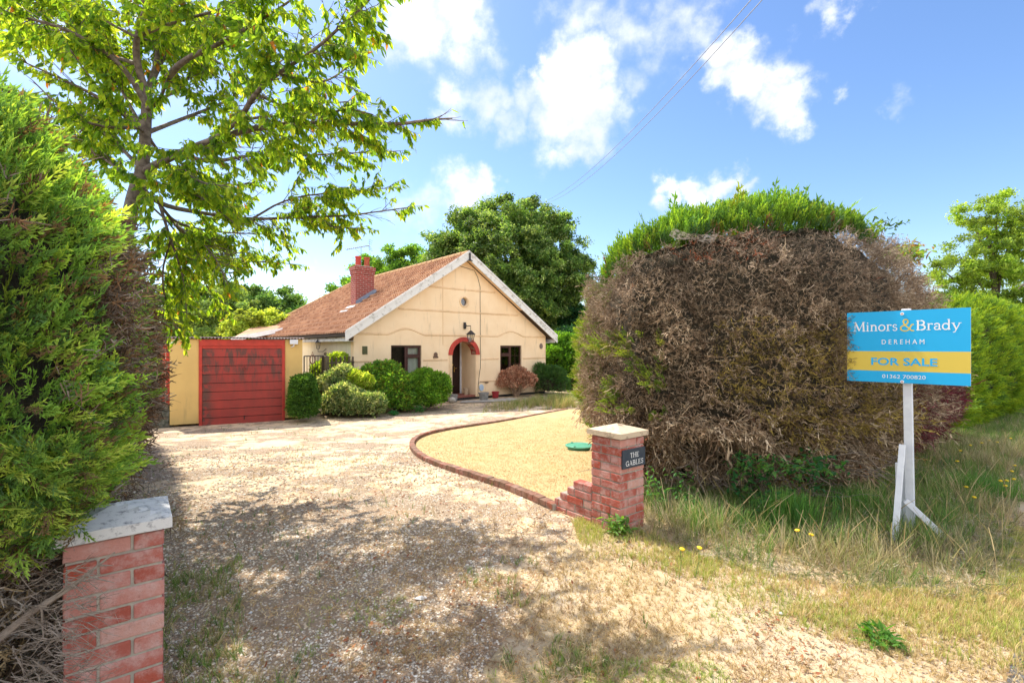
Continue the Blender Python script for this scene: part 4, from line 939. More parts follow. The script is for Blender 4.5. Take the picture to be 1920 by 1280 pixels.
# tuft templates use local x = up after swapping, so store as z-up and pass axis vectors accordingly
def zup(t): V = t[0]; return (np.stack([V[:, 2], V[:, 0], V[:, 1]], 1), t[1], t[2])
T_TUFT = [zup(t_tuft(i + 60)) for i in range(6)]; T_LONG = [zup(t_tuft(i + 80, 8, .55, .009)) for i in range(6)]; T_SHORT = [zup(t_tuft(i + 90, 6, 1.1, .035)) for i in range(5)]
def seedhead(seed):
    r = np.random.default_rng(seed); V = []; Fc = []; T = []; lean = r.uniform(.1, .6); a = r.uniform(0, 6.28); dx = np.array([math.cos(a), math.sin(a), 0])
    P_ = [dx * lean * t * t + np.array([0, 0, t]) for t in np.linspace(0, 1, 7)]
    for i in range(6):
        w = .0028 if i < 4 else .0085 - .003 * (i - 4)
        for s in (np.array([1, 0, 0]), np.array([0, 1, 0])):
            b = len(V); V.extend([P_[i] - s * w, P_[i] + s * w, P_[i + 1] + s * w * .8, P_[i + 1] - s * w * .8]); Fc.append((b, b + 1, b + 2, b + 3)); T.extend([1.1 if i < 4 else .95] * 4)
    return np.array(V), Fc, np.array(T)
T_SEED = [zup(seedhead(i + 7)) for i in range(8)]
def t_stone(seed):
    r = np.random.default_rng(seed); V = np.array([(1, 0, 0), (-1, 0, 0), (0, 1, 0), (0, -1, 0), (0, 0, .6), (0, 0, -.6), (.7, .7, .1), (-.7, -.6, .05)]) * r.uniform(.7, 1.2, (8, 3))
    V[:, 0] *= r.uniform(.8, 1.4); Fc = [(0, 6, 4), (6, 2, 4), (2, 1, 4), (1, 7, 4), (7, 3, 4), (3, 0, 4), (0, 3, 5), (2, 5, 1), (0, 5, 2, 6), (1, 5, 3, 7)]
    return V, Fc, np.ones(8)
T_STONE = [t_stone(i) for i in range(6)]
UP = np.array([0, 0, 1.])
def rnd_dirs(n, flat=0):
    d = rng.normal(size=(n, 3)); d[:, 2] *= (1 - flat); return unit(d)
def pick(cols, n, w=None):
    cols = np.array(cols); return cols[rng.choice(len(cols), n, p=w)]

# ================= HEDGES =================
def hedge_grid(path, prof, step=.12, nt=34):
    P_ = np.array(path, float); s = np.concatenate([[0], np.cumsum(np.linalg.norm(np.diff(P_[:, :2], axis=0), axis=1))])
    S = np.arange(0, s[-1], step); X = np.interp(S, s, P_[:, 0]); Y = np.interp(S, s, P_[:, 1]); H = np.interp(S, s, P_[:, 2])
    for _ in range(6):
        for A in (X, Y, H): A[1:-1] = (A[:-2] + 2 * A[1:-1] + A[2:]) / 4
    dx = np.gradient(X); dy = np.gradient(Y); l = np.hypot(dx, dy); nx, ny = dy / l, -dx / l
    for _ in range(6):
        for A in (nx, ny): A[1:-1] = (A[:-2] + 2 * A[1:-1] + A[2:]) / 4
    tt = np.linspace(0, 1, nt); pr = np.array(prof); o = np.interp(tt, pr[:, 0], pr[:, 1]); z = np.interp(tt, pr[:, 0], pr[:, 2])
    G = np.zeros((len(S), nt, 3)); G[:, :, 0] = X[:, None] + nx[:, None] * o; G[:, :, 1] = Y[:, None] + ny[:, None] * o
    G[:, :, 2] = gv(Y)[:, None] + H[:, None] * z
    return G, tt
def grid_normals(G):
    a = np.gradient(G, axis=0); b = np.gradient(G, axis=1); return unit(np.cross(a, b))
def sample_grid(G, tt, n, wfun=None):
    A = G[1:, 1:] - G[:-1, :-1]; B = G[1:, :-1] - G[:-1, 1:]; ar = np.linalg.norm(np.cross(A, B), axis=2) / 2
    C = (G[1:, 1:] + G[:-1, :-1]) / 2
    if wfun is not None: ar = ar * wfun(C)
    p = (ar / ar.sum()).ravel(); k = rng.choice(len(p), n, p=p); i, j = np.divmod(k, G.shape[1] - 1); u, v = rng.random(n)[:, None], rng.random(n)[:, None]
    P_ = (G[i, j] * (1 - u) + G[i + 1, j] * u) * (1 - v) + (G[i, j + 1] * (1 - u) + G[i + 1, j + 1] * u) * v
    Nn = grid_normals(G); return P_, Nn[i, j], tt[j] + v[:, 0] * (tt[1] - tt[0])
def core_mesh(name, G, inset, mat, parent, amp=.08, sc=3):
    Nn = grid_normals(G); V = (G - Nn * inset).reshape(-1, 3); V = V + Nn.reshape(-1, 3) * ((vn(V, sc) - .5) * amp * 2 + (vn(V, sc * 4) - .5) * amp)[:, None]
    ns, n2 = G.shape[:2]; i, j = np.meshgrid(np.arange(ns - 1), np.arange(n2 - 1), indexing='ij'); a = (i * n2 + j).ravel()
    lo_ = np.stack([a, a + n2, a + n2 + 1, a + 1], 1).ravel(); sz = np.full(len(a), 4)
    lo_ = np.concatenate([lo_, np.arange(n2)[::-1], np.arange(n2) + (ns - 1) * n2]); sz = np.concatenate([sz, [n2, n2]])
    return raw_mesh(name, V, lo_, sz, mat, parent)
def pxy(P_): return 960 + F * P_[:, 0] / P_[:, 1], 650 - F * (P_[:, 2] - ZC) / P_[:, 1]
M_CORE = simple('hedge_inner', (.075, .06, .038), (.04, .034, .022), 12, .95, bmp=.9, bd=.05)
GREENS = [(.20, .35, .06), (.15, .28, .06), (.28, .41, .065), (.38, .47, .08), (.10, .20, .06)]

# ---- left green hedge ----
lh_path = [(-7.5, -.9, 2.95), (-4.4, .35, 2.95), (-2.9, 1.18, 2.9), (-2.2, 1.46, 2.88), (-1.88, 1.72, 2.82), (-1.87, 2.06, 2.78), (-2.10, 2.42, 2.76), (-2.50, 2.92, 2.74), (-3.12, 3.7, 2.72), (-4.10, 4.95, 2.65), (-5.32, 6.55, 2.5), (-6.55, 8.2, 2.35), (-7.8, 9.7, 2.2)]
lh_prof = [(0, -.75, 0), (.06, -.62, .10), (.14, -.36, .22), (.22, -.08, .29), (.32, .03, .38), (.48, .05, .55), (.62, .03, .72), (.72, -.08, .84), (.80, -.28, .93), (.88, -.6, .99), (.95, -1.1, 1.0), (.98, -1.5, .9), (1, -1.6, 0)]
LG, LT = hedge_grid(lh_path, lh_prof)
lh = thing('green_hedge', 'tall shaggy green conifer hedge standing over the near left brick pillar', 'hedge', (-3.2, 2.6, 0))
def off(o, e):                                           # keep world coordinates under an empty
    o.matrix_parent_inverse = Matrix.Translation(-Vector(e.location)); return o
off(core_mesh('inner_growth', LG, .16, M_CORE, lh, .07), lh)
def near_w(C): d = np.linalg.norm(C - np.array([0, 0, ZC]), axis=2); return 1 / (d + .2) ** 1.7
n = 56000
P_, Nn, T_ = sample_grid(LG, LT, n, near_w)
lump = vn(P_, 2.3) * .6 + vn(P_, 6) * .4
dist = np.linalg.norm(P_, axis=1)
P_ = P_ + Nn * ((lump - .5) * .30 - .02 + rng.normal(size=n)[:, None][:, 0] * .025)[:, None]
px, py = pxy(P_)
brown = ((P_[:, 1] > 4.2) & (P_[:, 2] < 2.2) & (vn(P_, 1.3) > .30)) | ((P_[:, 2] < 1.05) & (vn(P_, 3.1) > .48)) | (vn(P_, 3.7) > .73) | ((P_[:, 2] < .72) & (P_[:, 1] > 0))
brown |= (P_[:, 0] < -2.35) & (P_[:, 1] < 3.0) & (P_[:, 2] > 2.62) & (np.hypot(px - 20, (py - 215)) < 130)
keep = (T_ < .96) & ~((P_[:, 2] < .55) & (P_[:, 1] < 3.2) & (rng.random(n) < .85))
c = pick(GREENS, n, [.3, .25, .2, .12, .13]) * (.75 + .6 * vn(P_, 1.7))[:, None] * (.7 + .6 * lump)[:, None]
tipc = rng.random(n) < .12; c[tipc] = c[tipc] * .3 + np.array([.30, .42, .05]) * .8; tb = rng.random(n) < .13; c[tb] = pick([(.24, .15, .08), (.18, .12, .07)], tb.sum())
ax = Nn * .75 + UP * .55 + rnd_dirs(n) * .55 + np.array([.25, 0, 0]); side = unit(np.cross(ax, UP)); nr = side * rng.choice([-1, 1], n)[:, None] * .6 + Nn * .5 + rnd_dirs(n) * .4
sc = rng.uniform(.065, .155, n) * np.clip(dist / 3.0, .95, 2.2)
g_ = keep & ~brown; b_ = keep & brown
off(scatter('foliage', T_CYP, P_[g_], ax[g_], nr[g_], sc[g_], c[g_], M_CYP, lh), lh)
cb_ = pick([(.17, .12, .085), (.24, .19, .15), (.12, .08, .055), (.22, .12, .06)], n)
off(scatter('dead_twigs', T_DEAD, P_[b_], (Nn + rnd_dirs(n) * .7)[b_], nr[b_], sc[b_] * 1.5, cb_[b_], M_DEAD, lh), lh)
m2 = 1500; P2 = np.stack([rng.uniform(-2.15, -1.60, m2), rng.uniform(1.60, 1.95, m2), rng.uniform(.80, 1.25, m2)], 1); kk = (P2[:, 0] < -1.60 - (1.05 - P2[:, 2]) * .62 - (P2[:, 1] - 1.6) * .1) & (P2[:, 2] > .84 + vn(P2, 9) * .08); P2 = P2[kk]; m2 = len(P2)
off(scatter('overhang', T_CYP, P2, rnd_dirs(m2) * .7 + np.array([.5, -.5, .2]), rnd_dirs(m2), rng.uniform(.07, .13, m2), pick(GREENS + [(.2, .13, .07)], m2) * .9, M_CYP, lh), lh)
# long protruding shoots
m_ = 150; P2, N2, T2 = sample_grid(LG, LT, m_ * 3, near_w); kk = (T2 > .25) & (T2 < .95); P2, N2 = P2[kk], N2[kk]; m_ = len(P2)
A_ = unit(N2 * .8 + UP * .7 + rnd_dirs(m_) * .4); PP = np.concatenate([P2 + A_ * t for t in (.04, .10, .16, .21)]); AA = np.concatenate([A_] * 4) + rnd_dirs(4 * m_) * .3
off(scatter('shoots', T_CYP, PP, AA, rnd_dirs(4 * m_), np.repeat([.12, .11, .10, .08], m_), pick([(.13, .26, .03), (.20, .31, .035), (.09, .19, .03)], 4 * m_), M_CYP, lh), lh)
# bare branches under the hedge in front of / beside the pillar
tw = MB(); r_ = random.Random(5)
for i in range(230):
    x = r_.uniform(-2.75, -1.85); y = r_.uniform(1.55, 2.35) if i % 3 else r_.uniform(1.5, 1.9); z = r_.uniform(.05, .95); p = Vector((x, y, z)); d = Vector((r_.uniform(.2, 1), r_.uniform(-.9, .1), r_.uniform(-.25, .45))).normalized()
    if i % 3 == 0: p = Vector((r_.uniform(-2.6, -1.95), r_.uniform(1.45, 1.75), r_.uniform(.1, .9)))
    l = r_.uniform(.15, .42); q = [p]
    for k in range(4): d = (d + Vector((r_.gauss(0, .22), r_.gauss(0, .22), r_.gauss(0, .22)))).normalized(); q.append(q[-1] + d * l / 4)
    r0 = r_.uniform(.0012, .0035); tw.tube(q, [r0, r0 * .9, r0 * .75, r0 * .6, r0 * .4], 4)
A = pt(-20, 1210, 1.75); B = pt(215, 1035, 1.86); tw.tube([A, A.lerp(B, .3) + Vector((0, .01, .01)), A.lerp(B, .65) - Vector((0, 0, .008)), B], [.016, .013, .009, .003], 7)
for t, (dx, dz) in ((.5, (.10, .07)), (.6, (.02, .09)), (.75, (.13, -.02)), (.4, (.03, -.12)), (.85, (.08, .01))):
    s_ = A.lerp(B, t); tw.tube([s_, s_ + Vector((dx * .5, -.01, dz * .6)), s_ + Vector((dx, -.02, dz))], [.004, .003, .001], 5)
for i in range(260):
    p = pt(r_.uniform(20, 165), r_.uniform(1060, 1290), r_.uniform(1.70, 1.86)); an = r_.uniform(-.5, .75); d = Vector((math.cos(an), r_.uniform(-.25, .15), math.sin(an))).normalized(); l = r_.uniform(.06, .17); q = [p]
    for k in range(4): d = (d + Vector((r_.gauss(0, .2), r_.gauss(0, .12), r_.gauss(0, .2)))).normalized(); q.append(q[-1] + d * l / 4)
    tw.tube(q, [.0016, .0014, .0011, .0008, .0004], 4)
    if i % 2: b_ = q[2]; tw.tube([b_, b_ + Vector((.02, -.005, r_.uniform(-.02, .03))), b_ + Vector((.045, -.01, r_.uniform(-.03, .045)))], [.0009, .0007, .0004], 3)
off(tw.build('bare_branches', M_TWIG, lh, fixn=False), lh)
n = 2600; P2 = np.stack([rng.uniform(-2.9, -1.93, n), rng.uniform(1.45, 2.6, n), rng.uniform(.0, .95, n)], 1)
kp = P2[:, 1] > 1.35 + (-P2[:, 0] - 1.93) * .0; off(scatter('dry_sprays', T_DEAD, P2[kp], rnd_dirs(kp.sum()) + np.array([.6, -.5, 0]), rnd_dirs(kp.sum()), rng.uniform(.12, .26, kp.sum()), pick([(.30, .26, .22), (.22, .17, .12), (.16, .11, .08), (.30, .22, .12)], kp.sum()), M_DEAD, lh), lh)
# white feathers caught in the hedge
for k, (x, y, Y) in enumerate(((168, 832, 2.30), (244, 855, 2.78))):
    q = pt(x, y, Y); mb = MB(); mb.add([(0, 0, .03), (.011, -.004, .012), (.009, -.006, -.012), (0, 0, -.028), (-.010, -.004, -.01), (-.011, -.002, .012)], [(0, 1, 5), (1, 2, 4, 5), (2, 3, 4)])
    mb.add([(0, .004, .03), (.011, 0, .012), (.009, 0, -.012), (0, .004, -.028), (-.010, 0, -.01), (-.011, .002, .012)], [(0, 5, 1), (1, 5, 4, 2), (2, 4, 3)]); o = mb.build('feather', M_SWHITE); o.location = q; o.rotation_euler.y = .3 - k * .6
    tag(o, ('small white feather caught low in the green hedge, the left one' if k == 0 else 'small white feather caught low in the green hedge, the right one'), 'feather', 'feathers in the hedge')

# ---- right brown hedge ----
rh_path = [(1.95, 11.5, 2.4), (1.55, 8.6, 2.5), (1.30, 6.6, 2.74), (1.18, 5.9, 2.76), (1.20, 5.36, 2.80), (1.50, 5.0, 2.90), (2.2, 4.82, 3.01), (2.9, 4.77, 3.05), (3.40, 4.85, 3.03), (3.75, 5.02, 2.93), (4.15, 5.3, 2.84), (4.8, 5.85, 2.70), (5.8, 6.85, 2.50), (6.9, 8.0, 2.2), (8.1, 9.2, 2.15), (9.3, 10.3, 2.2)]
rh_prof = [(0, -.55, 0), (.05, -.50, .06), (.13, -.22, .16), (.24, .02, .27), (.38, .14, .42), (.50, .13, .56), (.60, .14, .70), (.68, .12, .79), (.745, .07, .865), (.79, .02, .91), (.84, -.05, .97), (.89, -.32, 1.0), (.95, -1.5, 1.0), (.98, -1.8, .9), (1, -1.9, 0)]
RG, RT = hedge_grid(rh_path, rh_prof, .12, 44)
rh = thing('brown_hedge', 'huge domed conifer hedge, dead brown face with a bright green fringe on top', 'hedge', (3, 6, 0))
off(core_mesh('inner_growth', RG, .17, M_CORE, rh, .10, 2.2), rh)
n = 125000
def rw(C): return np.where((C[..., 1] < 13), 1 / (np.linalg.norm(C, axis=2)) ** 1.0, .1)
P_, Nn, T_ = sample_grid(RG, RT, n, rw)
lump = vn(P_ * [1, 1, 1.6], 3.4) * .5 + vn(P_, 8.5) * .5; lump = .5 + (lump - .5) * 1.35
crown = (T_ > .785) & (P_[:, 0] < 3.75) & (P_[:, 1] < 9) | (T_ > .9) & (P_[:, 0] < 3.8)
side = (P_[:, 1] > 6.5) & (P_[:, 0] < 2.4) | ((P_[:, 0] < 1.05) & (vn(P_, 5) > .60) & (rng.random(n) < .6))
px, py = pxy(P_)
patch = (px > 1070) & (px < 1250) & (np.abs(py - 700 - (px - 1160) * .1) < 75) & (vn(P_, 5.5) > .60) & (P_[:, 1] < 6) & (rng.random(n) < .4)
patch |= (px < 1120) & (py > 640) & (P_[:, 1] < 6.2) & (vn(P_, 4) > .58) & (rng.random(n) < .5)
P_ = P_ + Nn * ((lump - .5) * .48 + rng.normal(size=n) * .03)[:, None]
keep = T_ < .955
live = (side | patch) & ~crown; dead = ~(crown | live)
bare = P_[:, 2] < .45 + .25 * vn(P_, 2)
base = pick([(.27, .19, .12), (.22, .15, .09), (.33, .245, .165), (.14, .09, .055), (.40, .31, .21)], n) * (.62 + 1.0 * lump)[:, None]
hi = np.clip((P_[:, 2] - 1.9) / .8, 0, 1)[:, None]; base = base * (1 - hi * .5) + hi * .5 * np.array([.28, .23, .19]) * (.7 + .6 * lump)[:, None]
lich = (vn(P_, 1.3) > .5) & (rng.random(n) < .42) & (P_[:, 2] < 1.9) & (P_[:, 0] > 2.0) & (P_[:, 0] < 6); base[lich] = pick([(.34, .25, .06), (.27, .20, .06), (.40, .30, .08)], lich.sum())
rust = ((np.hypot(P_[:, 0] - 2.1, (P_[:, 2] - 2.7) * 2) < .55) & (rng.random(n) < .35)) | (vn(P_, 9) > .93) | ((P_[:, 0] > 5.4) & (T_ > .62) & (vn(P_, 3) > .5)); base[rust] = pick([(.34, .10, .045), (.30, .15, .09), (.38, .26, .19)], rust.sum())
tan_ = (P_[:, 0] < 1.35) & (rng.random(n) < .5); base[tan_] = base[tan_] * .4 + np.array([.32, .235, .17]) * .6
red_ = (px > 1660) & (px < 1860) & (py > 715) & (P_[:, 0] > 4.6) & (vn(P_, 2.5) > .35); base[red_] = pick([(.20, .035, .05), (.14, .035, .04), (.18, .09, .08)], red_.sum())
m_ = dead & keep & ~(bare & (rng.random(n) < .4))
ax = Nn + rnd_dirs(n) * .95 - UP * .05; ax[P_[:, 2] < 1.1] += np.array([.5, -.3, -.25])
sc = rng.uniform(.055, .125, n); sc[P_[:, 2] < 1.0] *= 1.7; sc[rng.random(n) < .04] *= 1.7
off(scatter('dead_twigs', T_DEADM, P_[m_], ax[m_], rnd_dirs(m_.sum()), sc[m_], base[m_], M_DEAD, rh), rh)
m_ = live & keep; cc = pick([(.18, .28, .04), (.12, .22, .035), (.27, .36, .05), (.24, .26, .06)], n)
off(scatter('side_foliage', T_CYP, P_[m_], (Nn + UP * .7 + rnd_dirs(n) * .5 + np.array([-.3, 0, 0]))[m_], (rnd_dirs(n) + Nn * .5)[m_], rng.uniform(.08, .19, n)[m_], cc[m_], M_CYP, rh), rh)
# green crown: upright sprays
n = 20000; P2, N2, T2 = sample_grid(RG, RT, n * 2, lambda C: np.where((C[..., 0] < 3.72) & (C[..., 0] > .6) & (C[..., 1] < 8.5), 1., .0)); kk = (T2 > .79) & (T2 < .95); P2, N2, T2 = P2[kk][:n], N2[kk][:n], T2[kk][:n]; n = len(P2)
lp = vn(P2, 3.2); P2 = P2 + N2 * ((lp - .5) * .14)[:, None] + UP * (np.clip(T2 - .8, 0, .1) * .5 * lp)[:, None]
cc = pick([(.18, .32, .035), (.13, .26, .035), (.27, .41, .04), (.08, .18, .05), (.22, .27, .04)], n, [.3, .25, .25, .12, .08]) * (.75 + .55 * lp)[:, None]
low = (T2 < .80); cc[low] = pick([(.06, .14, .045), (.08, .17, .03), (.16, .09, .05)], low.sum(), [.5, .35, .15])
off(scatter('green_fringe', T_CYP, P2, N2 * .35 + UP * .95 + rnd_dirs(n) * .38 + np.array([.12, -.1, 0]), rnd_dirs(n, .6), rng.uniform(.09, .21, n) * np.where(rng.random(n) < .05, 1.7, 1), cc, M_CYP, rh), rh)
# twigs that overlap the left edge of the sale board
m2 = 420; P2 = np.stack([3.02 + rng.uniform(0, .12, m2), 4.50 + rng.uniform(-.10, .10, m2), rng.uniform(1.28, 1.86, m2)], 1)
off(scatter('stray_twigs', T_DEADM, P2, rnd_dirs(m2) + np.array([.5, -.6, 0]), rnd_dirs(m2), rng.uniform(.05, .10, m2), pick([(.25, .18, .11), (.34, .25, .07), (.14, .09, .06)], m2), M_DEAD, rh), rh)
# bare lower branches
tw = MB(); r_ = random.Random(9)
for i in range(420):
    k = r_.uniform(.25, .62); i0 = int(k * RG.shape[0]); q0 = Vector(RG[i0, 4]); z = r_.uniform(.10, .75); nrm = Vector((.25, -1, 0)).normalized() if q0.x < 4 else Vector((.62, -.785, 0))
    p = q0 + nrm * r_.uniform(-.05, .30); p.z = z; d = Vector((r_.uniform(-.6, 1), r_.uniform(-.8, .1), r_.uniform(-.3, .3))).normalized(); l = r_.uniform(.25, .8); q = [p]
    for kk_ in range(5): d = (d + Vector((r_.gauss(0, .25), r_.gauss(0, .2), r_.gauss(0, .2)))).normalized(); nx_ = q[-1] + d * l / 5; nx_.z = max(nx_.z, .03); q.append(nx_)
    r0 = r_.uniform(.002, .006); tw.tube(q, [r0, r0, r0 * .85, r0 * .7, r0 * .5, r0 * .3], 4)
off(tw.build('bare_branches', M_TWIG, rh, fixn=False), rh)
# bramble low in the hedge
m_ = 900; c0 = np.array([gp(1440, 960)[:]]); P2 = np.stack([rng.uniform(2.1, 3.0, m_), rng.uniform(4.25, 4.7, m_), rng.uniform(.12, .62, m_) ** 1], 1); kk = vn(P2, 4.5) > .45; P2 = P2[kk]
br = thing('bramble', 'dark green leafy bramble growing out of the hedge bottom', 'bramble', (2.5, 4.55, 0)); mb = MB()
for i in range(16): q = Vector((random.uniform(-.4, .5), random.uniform(-.1, .1), 0)); mb.tube([q * .3, q * .7 + Vector((0, 0, .3)), q + Vector((.05, -.15, random.uniform(.3, .6)))], [.005, .004, .002], 4)
mb.build('stem', M_BARK, br, fixn=False)
off(scatter('leaves', T_CH, P2, rnd_dirs(len(P2), .5), UP + rnd_dirs(len(P2)) * .5 + np.array([0, -.5, 0]), rng.uniform(.045, .09, len(P2)), pick([(.03, .12, .035), (.045, .15, .04), (.10, .22, .05)], len(P2)), M_LEAF, br), br)
m_ = 140; P2 = np.stack([rng.uniform(1.28, 1.75, m_), rng.uniform(4.5, 4.75, m_), rng.uniform(.15, .45, m_)], 1); P2 = P2[vn(P2, 6) > .45]
br = thing('bramble', 'small sprig of bramble leaves just right of the name plate pillar', 'bramble', (1.5, 4.65, 0)); mb = MB()
for i in range(6): q = Vector((random.uniform(-.2, .2), -.05, 0)); mb.tube([q * .3, q * .7 + Vector((0, 0, .2)), q + Vector((0, -.05, random.uniform(.25, .4)))], [.004, .003, .002], 4)
mb.build('stem', M_BARK, br, fixn=False)
off(scatter('leaves', T_CH, P2, rnd_dirs(len(P2), .5), UP + rnd_dirs(len(P2)) * .5, rng.uniform(.04, .07, len(P2)), (.07, .2, .05), M_LEAF, br), br)
# cobweb sheet at the top hollow
A = pt(1262, 428, 4.66); B = pt(1348, 438, 4.60); mb = MB(); n = 14; V_ = []
for i in range(n + 1):
    for j in range(4):
        t = i / n; s_ = j / 3; q = A.lerp(B, t); V_.append((q.x, q.y + s_ * .12, q.z - .03 * math.sin(t * 3.1) - s_ * .04 * (1 + math.sin(t * 9) * .4) - (t > .8) * .0))
mb.add(V_, [(i * 4 + j, i * 4 + j + 1, i * 4 + j + 5, i * 4 + j + 4) for i in range(n) for j in range(3)])
mw = bpy.data.materials.new('cobweb'); mw.use_nodes = True; ntw = mw.node_tree; ntw.nodes.clear(); ow = N(ntw, 'ShaderNodeOutputMaterial'); dw = N(ntw, 'ShaderNodeBsdfDiffuse'); dw.inputs[0].default_value = (.75, .75, .78, 1); tw_ = N(ntw, 'ShaderNodeBsdfTransparent'); mw_ = N(ntw, 'ShaderNodeMixShader')
L(ntw, maprange(ntw, noise(ntw, pos_out(ntw), 30, 5), .42, .6, .15, .85), mw_.inputs[0]); L(ntw, tw_.outputs[0], mw_.inputs[1]); L(ntw, dw.outputs[0], mw_.inputs[2]); L(ntw, mw_.outputs[0], ow.inputs[0])
tag(mb.build('cobweb', mw, fixn=False), 'white cobweb sheet spread under the green top of the brown hedge', 'cobweb')
# ---- far green hedge along the verge ----
fh_path = [(9.8, 10.6, 2.35), (11.3, 11.8, 2.9), (13.5, 13.0, 3.3), (17, 15.6, 3.3), (24, 21.1, 3.3), (34, 29, 3.3)]
fh_prof = [(0, -.3, 0), (.08, -.1, .1), (.3, .1, .3), (.5, .05, .55), (.65, -.1, .78), (.75, -.35, .93), (.82, -.7, 1), (.93, -1.5, 1), (.97, -1.8, .9), (1, -1.9, 0)]
FG, FT = hedge_grid(fh_path, fh_prof, .3, 24); fh = thing('clipped_hedge', 'bright green clipped hedge beyond the sign, running along the grass verge', 'hedge', (14, 14, 0))
off(core_mesh('inner_growth', FG, .15, M_CORE, fh, .08, 2), fh); n = 26000; P2, N2, T2 = sample_grid(FG, FT, n, lambda C: 1 / (C[..., 1]) ** 1.6); lp = vn(P2, 1.4) * .5 + vn(P2, 4) * .5
P2 = P2 + N2 * ((lp - .5) * .6)[:, None]; cc = pick([(.24, .36, .03), (.32, .42, .03), (.16, .28, .03), (.08, .17, .03)], n, [.35, .25, .25, .15])
off(scatter('foliage', T_CYP, P2, N2 + UP * .7 + rnd_dirs(n) * .6, rnd_dirs(n), rng.uniform(.16, .34, n), cc, M_CYP, fh), fh)

# ================= TREES =================
def path_mesh(P_, n=8):
    P_ = [Vector(p) for p in P_]
    for _ in range(2):
        Q = [P_[0]]
        for a, b in zip(P_[:-1], P_[1:]): Q += [a.lerp(b, .25), a.lerp(b, .75)]
        Q.append(P_[-1]); P_ = Q
    return P_
